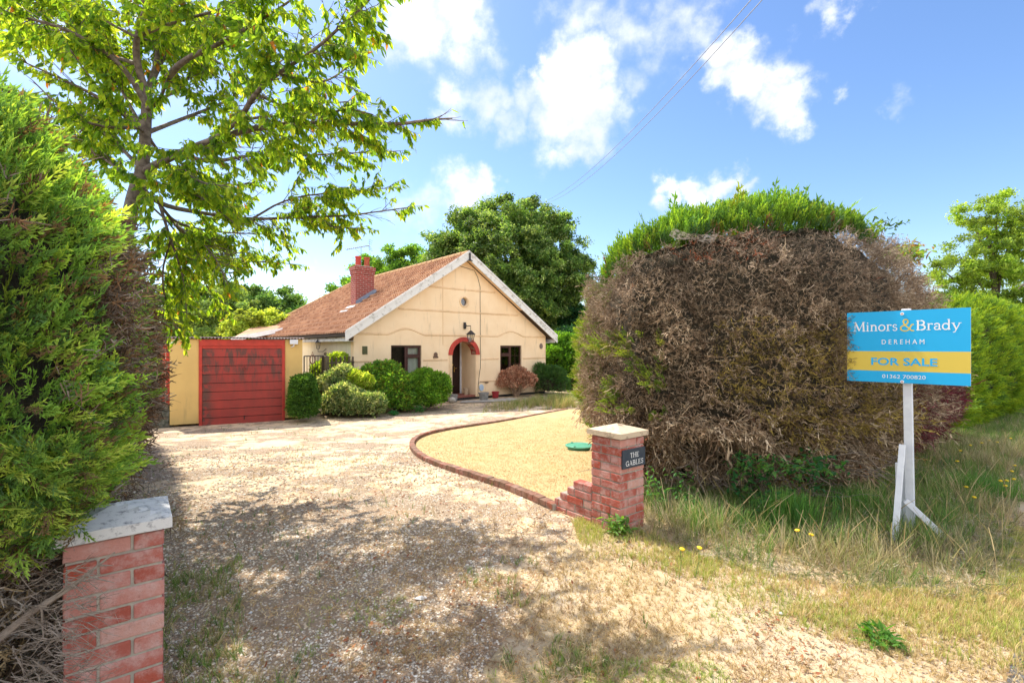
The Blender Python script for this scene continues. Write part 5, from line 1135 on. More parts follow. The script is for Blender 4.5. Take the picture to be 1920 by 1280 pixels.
# ---- cherry ----
ch_ = thing('cherry_tree', 'spreading cherry tree with drooping yellow green leaves over the driveway', 'tree', (-4.6, 5.3, 0))
tr_ = MB(); bw = MB(); lp_ = []; la_ = []; rr = random.Random(11)
trunk = path_mesh([(-4.62, 5.3, -.05), (-4.45, 5.15, 1.2), (-4.05, 4.9, 2.2), pt(248, 372, 4.75), pt(268, 320, 4.72), pt(273, 250, 4.7), pt(276, 175, 4.7)])
tr_.tube(trunk, list(np.linspace(.085, .038, len(trunk))), 12)
limbs = [  # points (px, py, Y), r0, leafy from
 ([(268, 322, 4.72), (330, 290, 4.5), (400, 262, 4.3), (490, 236, 4.15), (590, 230, 4.1), (750, 234, 4.15), (800, 225, 4.2), (848, 222, 4.2)], .040),
 ([(276, 178, 4.7), (256, 120, 4.6), (255, 70, 4.5), (275, 10, 4.4), (330, -90, 4.3), (400, -200, 4.2)], .040),
 ([(276, 175, 4.7), (300, 100, 4.9), (290, 0, 5.1), (250, -120, 5.2)], .035),
 ([(300, 385, 5.0), (350, 450, 5.4), (420, 520, 5.8), (455, 500, 6.0)], .014), ([(320, 450, 4.9), (300, 520, 5.1), (320, 600, 5.4), (345, 640, 5.6)], .012), ([(330, 420, 5.2), (400, 470, 4.7), (430, 540, 4.6)], .010),
 ([(276, 240, 4.7), (180, 240, 4.4), (110, 200, 4.2), (60, 150, 4.1)], .018), ([(273, 250, 4.7), (200, 120, 5.4), (110, 90, 5.8), (20, 60, 6.0)], .018), ([(255, 70, 4.5), (160, 20, 4.6), (60, 0, 4.7), (-40, 30, 4.8)], .016), ([(262, 350, 4.75), (330, 350, 4.4), (400, 380, 4.3), (450, 440, 4.4)], .014), ([(330, 290, 4.5), (360, 340, 4.1), (430, 350, 4.0)], .012),
 ([(262, 350, 4.75), (200, 300, 5.3), (120, 250, 5.7), (40, 200, 6.0)], .018), ([(276, 200, 4.7), (350, 160, 5.2), (380, 90, 5.6), (360, 10, 6.0)], .018), ([(276, 178, 4.7), (200, 100, 4.9), (150, 30, 5.2), (110, -60, 5.4)], .016), ([(273, 250, 4.7), (220, 210, 4.3), (170, 150, 4.0), (130, 90, 3.8)], .014), ([(285, 388, 4.9), (330, 430, 5.6), (400, 560, 6.2), (430, 590, 6.4)], .012),
 ([(315, 145, 4.3), (345, 112, 4.2), (400, 88, 4.1), (440, 66, 4.0), (520, 20, 3.9), (600, -40, 3.8)], .030),
 ([(276, 205, 4.7), (300, 190, 4.5), (315, 145, 4.3)], .030),
 ([(400, 262, 4.3), (450, 225, 4.1), (478, 175, 3.95), (520, 138, 3.8), (590, 95, 3.7), (650, 40, 3.6), (690, 5, 3.55), (740, -60, 3.5)], .026),
 ([(262, 350, 4.75), (300, 385, 5.0), (380, 400, 5.3), (470, 412, 5.5), (560, 407, 5.6), (650, 405, 5.6), (700, 398, 5.6), (772, 388, 5.6)], .030),
 ([(330, 290, 4.5), (400, 305, 4.9), (470, 290, 5.2), (560, 292, 5.4), (640, 288, 5.4), (752, 283, 5.4)], .024),
 ([(300, 385, 5.0), (330, 420, 5.2), (400, 435, 5.5), (470, 438, 5.8), (520, 440, 6.0)], .018),
 ([(300, 385, 5.0), (320, 450, 4.9), (345, 520, 5.0), (350, 590, 5.1)], .018),
 ([(330, 420, 5.2), (380, 475, 5.6), (440, 490, 5.9), (500, 490, 6.1), (558, 496, 6.2)], .018),
 ([(478, 175, 3.95), (540, 205, 4.3), (620, 190, 4.6), (690, 195, 4.8)], .014),
 ([(450, 225, 4.1), (530, 215, 4.4), (600, 240, 4.7), (700, 262, 4.9)], .014),
 ([(520, 138, 3.8), (600, 160, 4.1), (650, 130, 4.3), (685, 90, 4.5)], .013),
 ([(600, 230, 4.1), (640, 200, 4.0), (700, 215, 3.95)], .012),
 ([(470, 412, 5.5), (540, 370, 5.4), (640, 360, 5.4), (740, 352, 5.5)], .014),
 ([(560, 407, 5.6), (620, 425, 5.5), (690, 430, 5.4)], .011),
 ([(276, 240, 4.7), (200, 190, 4.6), (120, 150, 4.5), (30, 110, 4.4)], .026),
 ([(276, 200, 4.7), (230, 120, 4.5), (140, 60, 4.3), (40, 30, 4.1), (-60, 20, 3.9)], .030),
 ([(268, 320, 4.72), (220, 270, 5.0), (150, 210, 5.3), (80, 190, 5.6)], .024),
 ([(255, 70, 4.5), (330, 40, 4.2), (430, 15, 4.0), (520, -40, 3.8)], .020),
 ([(273, 250, 4.7), (350, 220, 5.1), (430, 190, 5.5), (520, 120, 5.8), (600, 60, 6.0)], .024),
 ([(273, 250, 4.7), (330, 330, 5.1), (420, 350, 5.4), (500, 340, 5.6)], .018),
 ([(276, 175, 4.7), (330, 60, 5.4), (420, 40, 6.0), (520, 70, 6.5)], .022),
 ([(256, 120, 4.6), (160, 90, 5.1), (80, 60, 5.5), (-20, 80, 6)], .022),
 ([(250, -120, 5.2), (120, -220, 5.0), (-40, -260, 4.8)], .018),
 ([(275, 10, 4.4), (180, -100, 4.2), (60, -160, 4.0)], .018)]
def leafy(base, d, ln, r0):          # a twig with alternate hanging leaves
    q = [base]; k = max(3, int(ln / .06)); dd = d.copy()
    for i in range(k): dd = (dd + Vector((rr.gauss(0, .10), rr.gauss(0, .10), rr.gauss(-.015, .08)))).normalized(); q.append(q[-1] + dd * ln / k)
    bw.tube(q, list(np.linspace(r0, .0012, len(q))), 4)
    m = max(3, int(ln / .021))
    for i in range(m):
        t = .12 + .88 * (i + .5) / m; f = t * k; j = min(int(f), k - 1); p = q[j].lerp(q[j + 1], f - j); nl = 1 if rr.random() < .75 else 2
        for _ in range(nl):
            a = rr.uniform(0, 6.28); h = Vector((math.cos(a), math.sin(a), 0)); lp_.append(p[:]); v = h * rr.uniform(.15, .7) + dd * .45 + Vector((0, 0, -rr.uniform(.45, 1.2))); la_.append(v[:])
    return q
for pts, r0 in limbs:
    q = path_mesh([pt(*p) for p in pts]); L_ = sum((b - a).length for a, b in zip(q[:-1], q[1:]))
    bw.tube(q, list(np.linspace(r0, max(.003, r0 * .12), len(q))), 8)
    q = resample(q, .05); nq = len(q); step = .045
    t = .22 if L_ > .9 else .3
    while t < 1:
        i = int(t * (nq - 1)); p = q[i]; d = (q[min(i + 1, nq - 1)] - q[max(i - 1, 0)]).normalized()
        sl = (.66 - .44 * t) * rr.uniform(.5, 1.15) * min(1, L_ / 1.5)
        if sl > .1:
            v = (d * .8 + Vector((rr.gauss(0, .6), rr.gauss(0, .75), rr.gauss(.05, .4)))).normalized(); s_ = leafy(p, v, sl, .0045)
            if sl > .3:
                for u in (.25, .45, .65, .85):
                    b_ = s_[int(u * (len(s_) - 1))]; v2 = (v + Vector((rr.gauss(0, .7), rr.gauss(0, .7), rr.gauss(-.05, .45)))).normalized(); leafy(b_, v2, sl * rr.uniform(.3, .55), .0025)
        t += step / L_ * rr.uniform(.6, 1.3)
    leafy(q[-1], (q[-1] - q[-3]).normalized(), .16, .003)
lp_ = np.array(lp_); la_ = np.array(la_); kk = (vn(lp_, 2.6) * .6 + vn(lp_, 6) * .4) > np.where(lp_[:, 0] / lp_[:, 1] < -.58, .33, .425); lp_, la_ = lp_[kk], la_[kk]; n = len(lp_); print('cherry leaves', n)
print('x'); off(tr_.build('trunk', M_CHERRY, ch_, smooth=True), ch_); off(bw.build('branches', M_CHERRY, ch_, smooth=True, fixn=False), ch_)
cc = pick([(.20, .32, .035), (.27, .38, .04), (.10, .20, .035), (.35, .42, .05), (.42, .17, .05)], n, [.32, .25, .26, .158, .012])
off(scatter('crown', T_CH, lp_, la_, rnd_dirs(n), rng.uniform(.050, .100, n), cc, M_CHL, ch_), ch_)

# ---- clumpy broadleaf trees ----
def tree(name, label, base, blobs, nleaf, lsize, cols, group=None, mat=None, trunk_r=.3, tmpl=None, lump=.6, sky_gaps=.38):
    th = thing(name, label, 'tree', base, 0, group); B = np.array(blobs, float); vol = B[:, 3] ** 2.2; m_ = nleaf // 42; kc = rng.choice(len(B), m_, p=vol / vol.sum())
    dc = rnd_dirs(m_); C_ = B[kc, :3] + dc * (B[kc, 3] * rng.random(m_) ** .45 * 1.12)[:, None] * [1, 1, .9]; cr = B[:, 3].mean() * .115 * rng.uniform(.6, 1.5, m_)
    k = rng.integers(0, m_, nleaf); P_ = C_[k] + rng.normal(size=(nleaf, 3)) * (cr[k])[:, None] * [1, 1, .62]; d = dc[k]; n = nleaf
    f = vn(P_, 1.1 / cr.mean()); c = pick(cols, n) * (.72 + .7 * rng.random(m_)[k])[:, None]
    mb = MB(); b0 = Vector(base); ctr = Vector(B[:, :3].mean(0)); top = ctr + Vector((0, 0, B[:, 3].mean() * .3)); tp = [b0, b0.lerp(top, .35) + Vector((trunk_r * .3, 0, 0)), b0.lerp(top, .7), top]
    tp = path_mesh(tp); mb.tube([p - b0 for p in tp], list(np.linspace(trunk_r, trunk_r * .3, len(tp))), 9)
    for q in B: 
        s_ = b0.lerp(top, min(.9, max(.35, (q[2] - base[2]) / max(top.z - base[2], .1) * .6))); e = Vector(q[:3]); m_ = s_.lerp(e, .5) + Vector((0, 0, q[3] * .12)); mb.tube([p - b0 for p in path_mesh([s_, m_, e])], list(np.linspace(trunk_r * .35, trunk_r * .06, 12)), 6)
    mb.build('trunk', M_BARK, th, smooth=True, fixn=False)
    off(scatter('crown', tmpl or T_CL, P_, rnd_dirs(n), UP * .6 + d + rnd_dirs(n) * .6, rng.uniform(.7, 1.35, n) * lsize, c, mat or M_LEAF, th), th); return th
def blobs_px(L_, Y): return [(*pt(x, y, Y + dy)[:], r / F * Y) for x, y, r, dy in L_]
OAK = [(.085, .165, .045), (.11, .20, .05), (.15, .24, .06), (.05, .11, .035), (.27, .36, .16)]
tree('oak_tree', 'large dense dark green oak tree rising behind the bungalow gable', (-.5, 33, -.4),
  blobs_px([(960, 420, 55, 0), (1010, 425, 45, 2), (900, 450, 60, 0), (840, 470, 45, 1), (1030, 480, 60, 0), (970, 500, 80, -1), (880, 520, 75, 0), (1060, 520, 50, 0), (1040, 560, 60, 1), (820, 520, 50, 0), (990, 570, 70, 0), (1075, 490, 30, 0), (920, 400, 28, 1), (860, 425, 30, 0), (1000, 395, 24, 0), (1045, 420, 26, 0)], 33), 34000, .27, OAK, trunk_r=.5, sky_gaps=.40)
tree('round_tree', 'mid green tree behind the chimney, lower than the oak', (-9.5, 34, -.4),
  blobs_px([(735, 505, 42, 0), (780, 500, 40, 0), (700, 530, 40, 0), (650, 550, 30, 0), (760, 540, 50, 0), (690, 500, 22, 0), (800, 530, 45, 0), (640, 575, 28, 0)], 34), 12000, .28, [(.13, .26, .035), (.09, .20, .035), (.18, .33, .045)], trunk_r=.35, sky_gaps=.38)
BGT = 'trees behind the garage'
tree('background_tree', 'grey green feathery tree behind the garage, furthest left', (-19, 30, -.4), blobs_px([(370, 590, 55, 0), (420, 570, 42, 0), (340, 560, 45, 0), (400, 620, 50, 0), (450, 600, 35, 0), (320, 610, 50, 0)], 30), 11000, .26, [(.16, .25, .09), (.12, .20, .07), (.21, .30, .09)], BGT, trunk_r=.25, sky_gaps=.36)
tree('background_tree', 'rounded dark green tree behind the garage, the most distant of its row', (-19, 40, -.4), blobs_px([(480, 570, 34, 0), (520, 572, 32, 0), (555, 585, 30, 0), (500, 600, 40, 0), (440, 560, 28, 0), (560, 610, 30, 0)], 40), 9000, .36, [(.11, .21, .06), (.08, .17, .05), (.15, .25, .07)], BGT, trunk_r=.3, sky_gaps=.34)
tree('background_tree', 'yellow green rounded shrubby tree just above the garage roof', (-12.3, 25, -.4), blobs_px([(470, 612, 30, 0), (505, 605, 28, 0), (450, 625, 28, 0), (520, 625, 30, 0)], 25), 6000, .22, [(.26, .34, .06), (.20, .28, .05), (.32, .38, .07)], BGT, trunk_r=.15, sky_gaps=.30)
tree('background_tree', 'small bright green bush like tree beside the far end of the tiled roof', (-13.6, 31, -.4), blobs_px([(560, 606, 24, 0), (585, 596, 20, 0), (540, 622, 24, 0)], 31), 3500, .24, [(.09, .20, .025), (.07, .16, .02)], BGT, trunk_r=.15, sky_gaps=.30)
# right-hand airy tree
tree('birch_tree', 'airy light green tree with fine twigs above the clipped hedge at far right', (17.6, 17.2, 0),
  blobs_px([(1880, 490, 70, 0), (1830, 520, 55, 0), (1900, 430, 50, 0), (1850, 440, 40, 0), (1800, 480, 40, 0), (1820, 400, 34, 0), (1870, 385, 28, 0), (1780, 540, 40, 0), (1930, 400, 55, 1), (1960, 500, 80, 1), (1760, 500, 26, 0), (1900, 560, 60, 0)], 17), 9500, .12, [(.20, .30, .05), (.25, .35, .06), (.14, .23, .045)], trunk_r=.16, sky_gaps=.50)
# more background greenery seen in gaps
tree('background_tree', 'dark green conifer like tree seen between the bungalow and the brown hedge', (4.6, 34, -.4), blobs_px([(1060, 610, 26, 0), (1085, 600, 34, 0), (1040, 625, 22, 0), (1075, 640, 30, 0)], 34), 3500, .3, [(.02, .08, .03), (.03, .10, .03)], None, trunk_r=.2, sky_gaps=.3)
# sapling growing out of the hedge top
th = thing('sapling', 'thin dark shoot with a small leafy tuft sticking out of the brown hedge top', 'sapling', pt(1652, 478, 6.6))
mb = MB(); P_ = [pt(1652, 478, 6.6), pt(1650, 452, 6.6), pt(1655, 430, 6.6), pt(1662, 415, 6.6)]; b0 = Vector(th.location); mb.tube([p - b0 for p in P_], [.012, .008, .006, .003], 5); mb.build('stem', M_BARK, th)
m_ = 60; cpos = np.array([pt(1662, 422, 6.6)[:]]); P2 = cpos + rng.normal(size=(m_, 3)) * [.10, .06, .06]; P3 = np.array([pt(1648, 452, 6.6)[:]]) + rng.normal(size=(16, 3)) * [.05, .04, .06]; P2 = np.concatenate([P2, P3])
off(scatter('leaves', T_CH, P2, rnd_dirs(len(P2)), rnd_dirs(len(P2)), rng.uniform(.05, .09, len(P2)), (.06, .12, .03), M_LEAF, th), th)
m_ = 420; P2 = np.array([pt(1690, 478, 6.9)[:]]) + rng.normal(size=(m_, 3)) * [.16, .12, .07]
ic = thing('leafy_clump', 'leafy green clump growing on the sloping right shoulder of the brown hedge', 'shrub', pt(1690, 500, 6.9))
off(scatter('leaves', T_CH, P2, rnd_dirs(m_), UP + rnd_dirs(m_), rng.uniform(.07, .12, m_), pick([(.14, .26, .04), (.2, .32, .045), (.25, .15, .05)], m_), M_LEAF, ic), ic)
mb = MB(); [mb.tube([(0, 0, 0), (random.uniform(-.2, .2), random.uniform(-.1, .1), .15)], .004, 4) for i in range(14)]; mb.build('stem', M_BARK, ic, fixn=False)

# ================= SHRUBS =================
def shrub(name, label, base, blobs, n, size, cols, cat='shrub', mat=None, tm=None, gaps=.0, group=None, core=True, dark=.5):
    th = thing(name, label, cat, base, 0, group); B = list(blobs)
    for q in blobs:
        for _ in range(5): v_ = rnd_dirs(1)[0]; v_[2] = abs(v_[2]) * .9; v_ *= q[3] * rng.uniform(.75, .95); B.append((q[0] + v_[0], q[1] + v_[1], q[2] + v_[2], q[3] * rng.uniform(.22, .42)))
    B = np.array(B, float)
    k = rng.choice(len(B), n, p=(B[:, 3] ** 2) / (B[:, 3] ** 2).sum()); d = rnd_dirs(n); d[:, 2] = np.where(d[:, 2] < -.5, -d[:, 2], d[:, 2])
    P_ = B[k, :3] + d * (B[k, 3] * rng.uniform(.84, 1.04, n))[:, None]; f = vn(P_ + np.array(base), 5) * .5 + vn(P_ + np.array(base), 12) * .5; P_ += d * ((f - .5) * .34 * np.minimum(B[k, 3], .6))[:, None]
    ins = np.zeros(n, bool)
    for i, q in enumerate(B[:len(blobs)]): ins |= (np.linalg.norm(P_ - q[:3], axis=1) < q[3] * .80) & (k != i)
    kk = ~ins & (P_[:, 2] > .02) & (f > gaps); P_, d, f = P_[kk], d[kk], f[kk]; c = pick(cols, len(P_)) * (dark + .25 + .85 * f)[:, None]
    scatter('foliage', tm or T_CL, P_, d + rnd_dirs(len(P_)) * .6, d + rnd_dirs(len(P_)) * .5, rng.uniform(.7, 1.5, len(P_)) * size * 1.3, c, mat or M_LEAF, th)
    if core:
        bm = bmesh.new()
        for q in blobs: bmesh.ops.create_icosphere(bm, subdivisions=2, radius=q[3] * .74, matrix=Matrix.Translation(q[:3]))
        me = bpy.data.meshes.new('inner_growth'); bm.to_mesh(me); bm.free(); me.materials.append(M_CORE); obj('inner_growth', me, th)
    return th
def gb(px, Y): X = (px - 960) / F * Y; return (X, Y, g(Y))
GRN = [(.08, .18, .025), (.12, .25, .03), (.17, .30, .04), (.05, .12, .025)]
shrub('topiary_shrub', 'clipped rounded dark green column shrub in front of the garage right wall', gb(569, 12.75), [(0, 0, .36, .36), (0, 0, .62, .37), (-.01, 0, .88, .32), (-.05, 0, 1.02, .22)], 5200, .06, [(.045, .11, .02), (.065, .145, .025), (.085, .17, .03)])
shrub('golden_shrub', 'yellow green shrub standing behind the iron gate and wooden post', gb(600, 14.7), [(0, .1, .4, .4), (0, .1, .85, .42), (.15, .1, 1.2, .36), (.45, .3, 1.45, .32), (.3, .2, 1.0, .4)], 5500, .075, [(.22, .30, .03), (.15, .24, .03), (.30, .36, .05)])
shrub('variegated_shrub', 'pale cream and green variegated shrub at the foot of the trellis', gb(648, 13.7), [(-.25, 0, .36, .40), (.35, -.05, .34, .40), (.75, .0, .3, .36), (.0, -.1, .62, .34), (-.45, .3, .95, .36), (.6, -.05, .26, .28), (-.2, .35, 1.15, .30)], 6500, .072, [(.30, .33, .18), (.18, .24, .11), (.10, .17, .06), (.40, .42, .25), (.13, .20, .08)])
shrub('golden_shrub', 'low bright yellow green shrub on top of the variegated one', gb(662, 14.1), [(0, 0, 1.00, .30), (.3, 0, .92, .28), (-.22, .1, 1.02, .2), (.1, .1, .6, .35)], 2600, .075, [(.26, .34, .035), (.20, .30, .03), (.36, .40, .10)])
shrub('laurel_shrub', 'large glossy mid green shrub in front of the left window', gb(716, 14.75), [(0, 0, .55, .62), (-.25, .1, .95, .48), (.1, .15, 1.12, .40), (.45, 0, .8, .45), (-.55, 0, .5, .5), (.55, -.1, .35, .42), (.0, -.35, .42, .42), (-.3, -.3, .35, .38)], 12000, .085, GRN + [(.16, .18, .03)])
shrub('rounded_shrub', 'rounded bright green shrub between the left window and the porch', gb(795, 15.4), [(.2, 0, .55, .56), (-.3, 0, .62, .52), (.0, .1, .85, .42), (.42, .05, .72, .42), (.2, -.25, .4, .42), (-.4, -.2, .4, .42)], 9000, .08, [(.10, .22, .022), (.14, .27, .03), (.07, .16, .02), (.18, .28, .04)])
hb = gb(967, 19.15); hy = shrub('dried_shrub', 'round shrub with dried rusty brown flower heads under the right window', hb, [(0, 0, .66, .48), (-.42, 0, .62, .36), (.42, 0, .62, .36), (0, 0, .78, .42)], 3800, .075, [(.34, .15, .085), (.42, .22, .14), (.27, .12, .07), (.45, .28, .18)], mat=M_LITTER, core=False, gaps=.3)
mb = MB(); rr = random.Random(4)
for i in range(70): a = rr.uniform(0, 6.28); s_ = rr.uniform(.1, .75); e = Vector((math.cos(a) * s_, math.sin(a) * s_ * .6, rr.uniform(.5, .95))); mb.tube([(0, 0, 0), e * .5 + Vector((0, 0, .02)), e], [.010, .007, .003], 4)
mb.build('stems', simple('pale_stem', (.42, .31, .22), (.30, .2, .14), 10, .8), hy, fixn=False)
shrub('feathery_shrub', 'loose blue green shrub at the right corner of the bungalow', gb(1028, 20.1), [(0, 0, .5, .5), (.25, 0, .75, .4), (-.2, 0, .85, .3), (-.35, .1, 1.05, .2), (.45, 0, .4, .4)], 5200, .10, [(.05, .12, .035), (.08, .16, .05), (.06, .14, .025)], tm=T_CYP, mat=M_CYP)
shrub('ivy_hedge', 'green ivy covered hedge to the right of the bungalow corner', gb(1058, 22.0), [(-.35, .6, .6, .8), (.35, .5, .6, .85), (-.2, .6, 1.5, .8), (.5, .5, 1.6, .85), (-.15, .6, 2.1, .55), (1.3, .6, 1.3, 1.1), (1.3, .6, 2.0, .8)], 12000, .12, [(.09, .20, .02), (.06, .15, .02), (.13, .26, .025)], 'hedge')
shrub('background_hedge', 'dark clipped conifer block behind the ivy hedge', gb(1062, 27), [(0, 0, 1.0, 1.3), (1.8, 0, 1.2, 1.5), (0.2, 0, 2.1, 1.0), (1.6, 0, 2.2, 1.1)], 8000, .16, [(.02, .07, .03), (.03, .09, .035)], 'hedge')
# weeds
MSG = simple('weed_stem', (.12, .22, .05), None, 20, .6)
def weed(px, py, r_, h_, label, col=(.08, .2, .03)):
    b = gp(px, py); n = 90; P_ = rng.normal(size=(n, 3)) * [r_ * .5, r_ * .5, 0]; P_[:, 2] = rng.uniform(.01, h_, n)
    o = thing('weed', label, 'weed', b); scatter('leaves', T_CH, P_, rnd_dirs(n, .5) + UP * .3, UP + rnd_dirs(n) * .5, rng.uniform(.5, 1, n) * min(r_, .12), col, M_LEAF, o); MB().tube([(0, 0, 0), (.01, 0, h_ * .5), (0, .01, h_)], .003, 4).build('stem', MSG, o)
weed(786, 773, .22, .18, 'bright green leafy weed in front of the rounded shrub', (.06, .22, .06)); weed(737, 778, .12, .10, 'small bright green weed in front of the large laurel shrub', (.06, .24, .08))
weed(1157, 1003, .10, .14, 'leafy green weed at the foot of the name plate pillar', (.12, .24, .05)); weed(1650, 1205, .08, .06, 'small isolated green weed on the bare sandy ground')

# ================= GRASS, GRAVEL, LITTER =================
def in_poly(x, y, poly):
    ins = np.zeros(len(x), bool); n = len(poly)
    for i in range(n):
        x0, y0 = poly[i]; x1, y1 = poly[(i + 1) % n]; c = ((y0 > y) != (y1 > y)) & (x < (x1 - x0) * (y - y0) / ((y1 - y0) or 1e-9) + x0); ins ^= c
    return ins
def field(n, x0, x1, y0, y1, dens=None, near=1.4):
    """random ground points, denser towards the camera"""
    m = n * 6; x = rng.uniform(x0, x1, m); y = rng.uniform(y0, y1, m); w_ = (np.clip(2.2 / np.maximum(y, .5), 0, 1)) ** near; k = rng.random(m) < w_ / w_.max(); k &= np.abs(x) < y * 1.12 + .4
    x, y = x[k], y[k]
    if dens is not None: q = dens(x, y); k = rng.random(len(x)) < q; x, y = x[k], y[k]
    return x[:n], y[:n]
def G3(x, y, dz=0): return np.stack([x, y, gv(y) + dz], 1)
def n2(x, y, s, o=0): return vn(np.stack([x, y, np.full(len(x), o * 3.7)], 1), s)
LWN = lawn_poly
vfx = np.array([.9, 1.2, 1.4, 1.68, 1.97, 2.25, 2.6, 2.87, 3.3, 3.6, 5, 12]); vfy = np.array([4.4, 4.05, 3.69, 3.43, 3.28, 3.17, 3.10, 3.05, 3.15, 3.45, 4.75, 10.3])
def verge(x, y): return (x > 1.0) & (y > np.interp(x, vfx, vfy)) & (y < 5.3 + np.maximum(0, x - 3.2) * .86)
def stuff(o, label, cat): return tag(o, label, cat, kind='stuff')
# gravel
x, y = field(80000, -7, 3, 1.2, 9, lambda x, y: in_poly(x, y, DP) * np.clip(.05 + 1.3 * (n2(x, y, 1.3) - .42) + 1.3 * ((x < -.1) & (y < 4.4)) * (n2(x, y, 1.9, 5) > .3), .10, 1), 1.9); n = len(x)
stuff(scatter('gravel', T_STONE, G3(x, y, .006), rnd_dirs(n, .85), UP + rnd_dirs(n) * .35, rng.uniform(.0035, .0115, n) * np.clip(y / 3.5, .85, 1.8), pick([(.60, .51, .40), (.42, .34, .26), (.72, .63, .51), (.52, .36, .23), (.32, .26, .20), (.76, .70, .61)], n), M_LITTER), 'loose pale gravel on the driveway', 'gravel')
x, y = field(6000, -1.5, 5, 1.0, 4.2, lambda x, y: ~in_poly(x, y, DP) & ~verge(x, y) & (n2(x, y, 2.2) > .5), 1.2); n = len(x)
stuff(scatter('pebbles', T_STONE, G3(x, y, .003), rnd_dirs(n, .85), UP + rnd_dirs(n) * .35, rng.uniform(.002, .008, n), pick([(.45, .38, .30), (.34, .26, .20), (.58, .52, .46)], n), M_LITTER), 'small pebbles in the sandy entrance', 'pebbles')
# dead leaves
def lit(x, y):
    d = np.min([np.hypot(x - p.x, y - p.y) for p in EDGES[::8]], axis=0); return np.clip(.10 + .9 * np.exp(-(d / .45) ** 2) + .8 * (n2(x, y, 1.8, 2) > .62), 0, 1) * ~verge(x, y)
x, y = field(14000, -6, 3.5, 1.3, 9, lit, 1.3); n = len(x)
stuff(scatter('leaf_litter', [t_leaf(.3, .3, .12), t_leaf(.25, -.3, .05)], G3(x, y, .010), rnd_dirs(n, .8), UP + rnd_dirs(n) * .5, rng.uniform(.012, .034, n), pick([(.36, .16, .07), (.42, .28, .17), (.28, .10, .05), (.46, .36, .26), (.24, .16, .10)], n), M_LITTER), 'dry fallen leaves on the drive and entrance', 'leaves')
# dry short grass on entrance and drive patches
def dryd(x, y):
    a = n2(x, y, 1.1, 5) * .6 + n2(x, y, 3.3, 6) * .4; d = in_poly(x, y, DP)
    strip = np.exp(-((x - (-.05 + .0 * y)) / .75) ** 2) * (y < 4.4) * (y > 1.5)
    return np.where(d, np.clip((a - .54) * 3.5, .03, 1) + .9 * strip * (a > .40), np.clip((a - .30) * 3.2, .15, 1)) * ~in_poly(x, y, LWN)
x, y = field(52000, -5, 5, 1.0, 8.5, dryd, 1.5); n = len(x); k = n2(x, y, 1.6, 9)
cc = pick([(.60, .46, .25), (.66, .52, .30), (.50, .37, .19), (.42, .29, .15)], n); gr = (k > .68) | ((x < -1.0) & (y < 3.2) & (k > .42)); cc[gr] = pick([(.26, .36, .07), (.36, .42, .10), (.48, .46, .18)], gr.sum())
stuff(scatter('dry_grass', T_SHORT, G3(x, y), UP + rnd_dirs(n) * .8, rnd_dirs(n, .9), rng.uniform(.014, .040, n), cc, M_GRASS), 'short straw coloured grass over the entrance', 'dry grass')
def matd(x, y): return (np.exp(-((x - .10 + (y - 3) * .1) / .55) ** 2) * (y < 4.3) * (n2(x, y, 2.2, 21) > .36) + .25 * (n2(x, y, 1.9, 22) > .56)) * ~in_poly(x, y, LWN) * ~verge(x, y)
x, y = field(12000, -4, 3.5, 1.5, 8, matd, 1.3); n = len(x); k = n2(x, y, 2.5, 23)
stuff(scatter('straw_mat', T_DEAD, G3(x, y, .012), rnd_dirs(n, .93), UP + rnd_dirs(n) * .4, rng.uniform(.05, .12, n), np.where((k > .5)[:, None], pick([(.62, .46, .26), (.54, .36, .18), (.70, .56, .36)], n), pick([(.40, .25, .14), (.50, .36, .20), (.30, .20, .12)], n)), M_GRASS), 'flattened brown and straw coloured dead grass on the drive', 'dead grass')
# brown matted patch and transition in front of the verge
def edged(x, y): q = np.interp(x, vfx, vfy) - y; return ((x > .55) & (q > -.1) & (q < .75)) * np.clip(1.1 - q * 1.2, .1, 1) * (.4 + .9 * (n2(x, y, 3, 3) > .42))
x, y = field(13000, .5, 4.5, 1.8, 4.9, edged, .4); n = len(x); k = n2(x, y, 2.2, 4) * .6 + rng.random(n) * .4
cc = pick([(.42, .46, .10), (.54, .48, .17), (.32, .40, .08), (.62, .52, .26)], n); q = k < .42; cc[q] = pick([(.68, .52, .28), (.58, .42, .22)], q.sum())
stuff(scatter('verge_edge_grass', T_TUFT, G3(x, y), UP + rnd_dirs(n) * .30, rnd_dirs(n, .9), rng.uniform(.025, .07, n), cc, M_GRASS), 'yellow green short grass along the sunlit verge edge', 'grass')
# lawn
x, y = field(42000, -2.2, 5.0, 4.5, 13.5, lambda x, y: in_poly(x, y, LWN) * 1., .9); n = len(x); k = n2(x, y, 1.5, 7)
cc = pick([(.60, .44, .23), (.66, .50, .28), (.50, .35, .17), (.56, .41, .21)], n) * (.68 + .5 * n2(x, y, 3.2, 3))[:, None]; q = k > .76; cc[q] = pick([(.30, .30, .09), (.42, .36, .13)], q.sum())
stuff(scatter('lawn_grass', T_SHORT, G3(x, y, .012), UP + rnd_dirs(n) * .5, rnd_dirs(n, .9), rng.uniform(.010, .022, n), cc, M_GRASS), 'short parched golden grass of the lawn', 'dry grass')
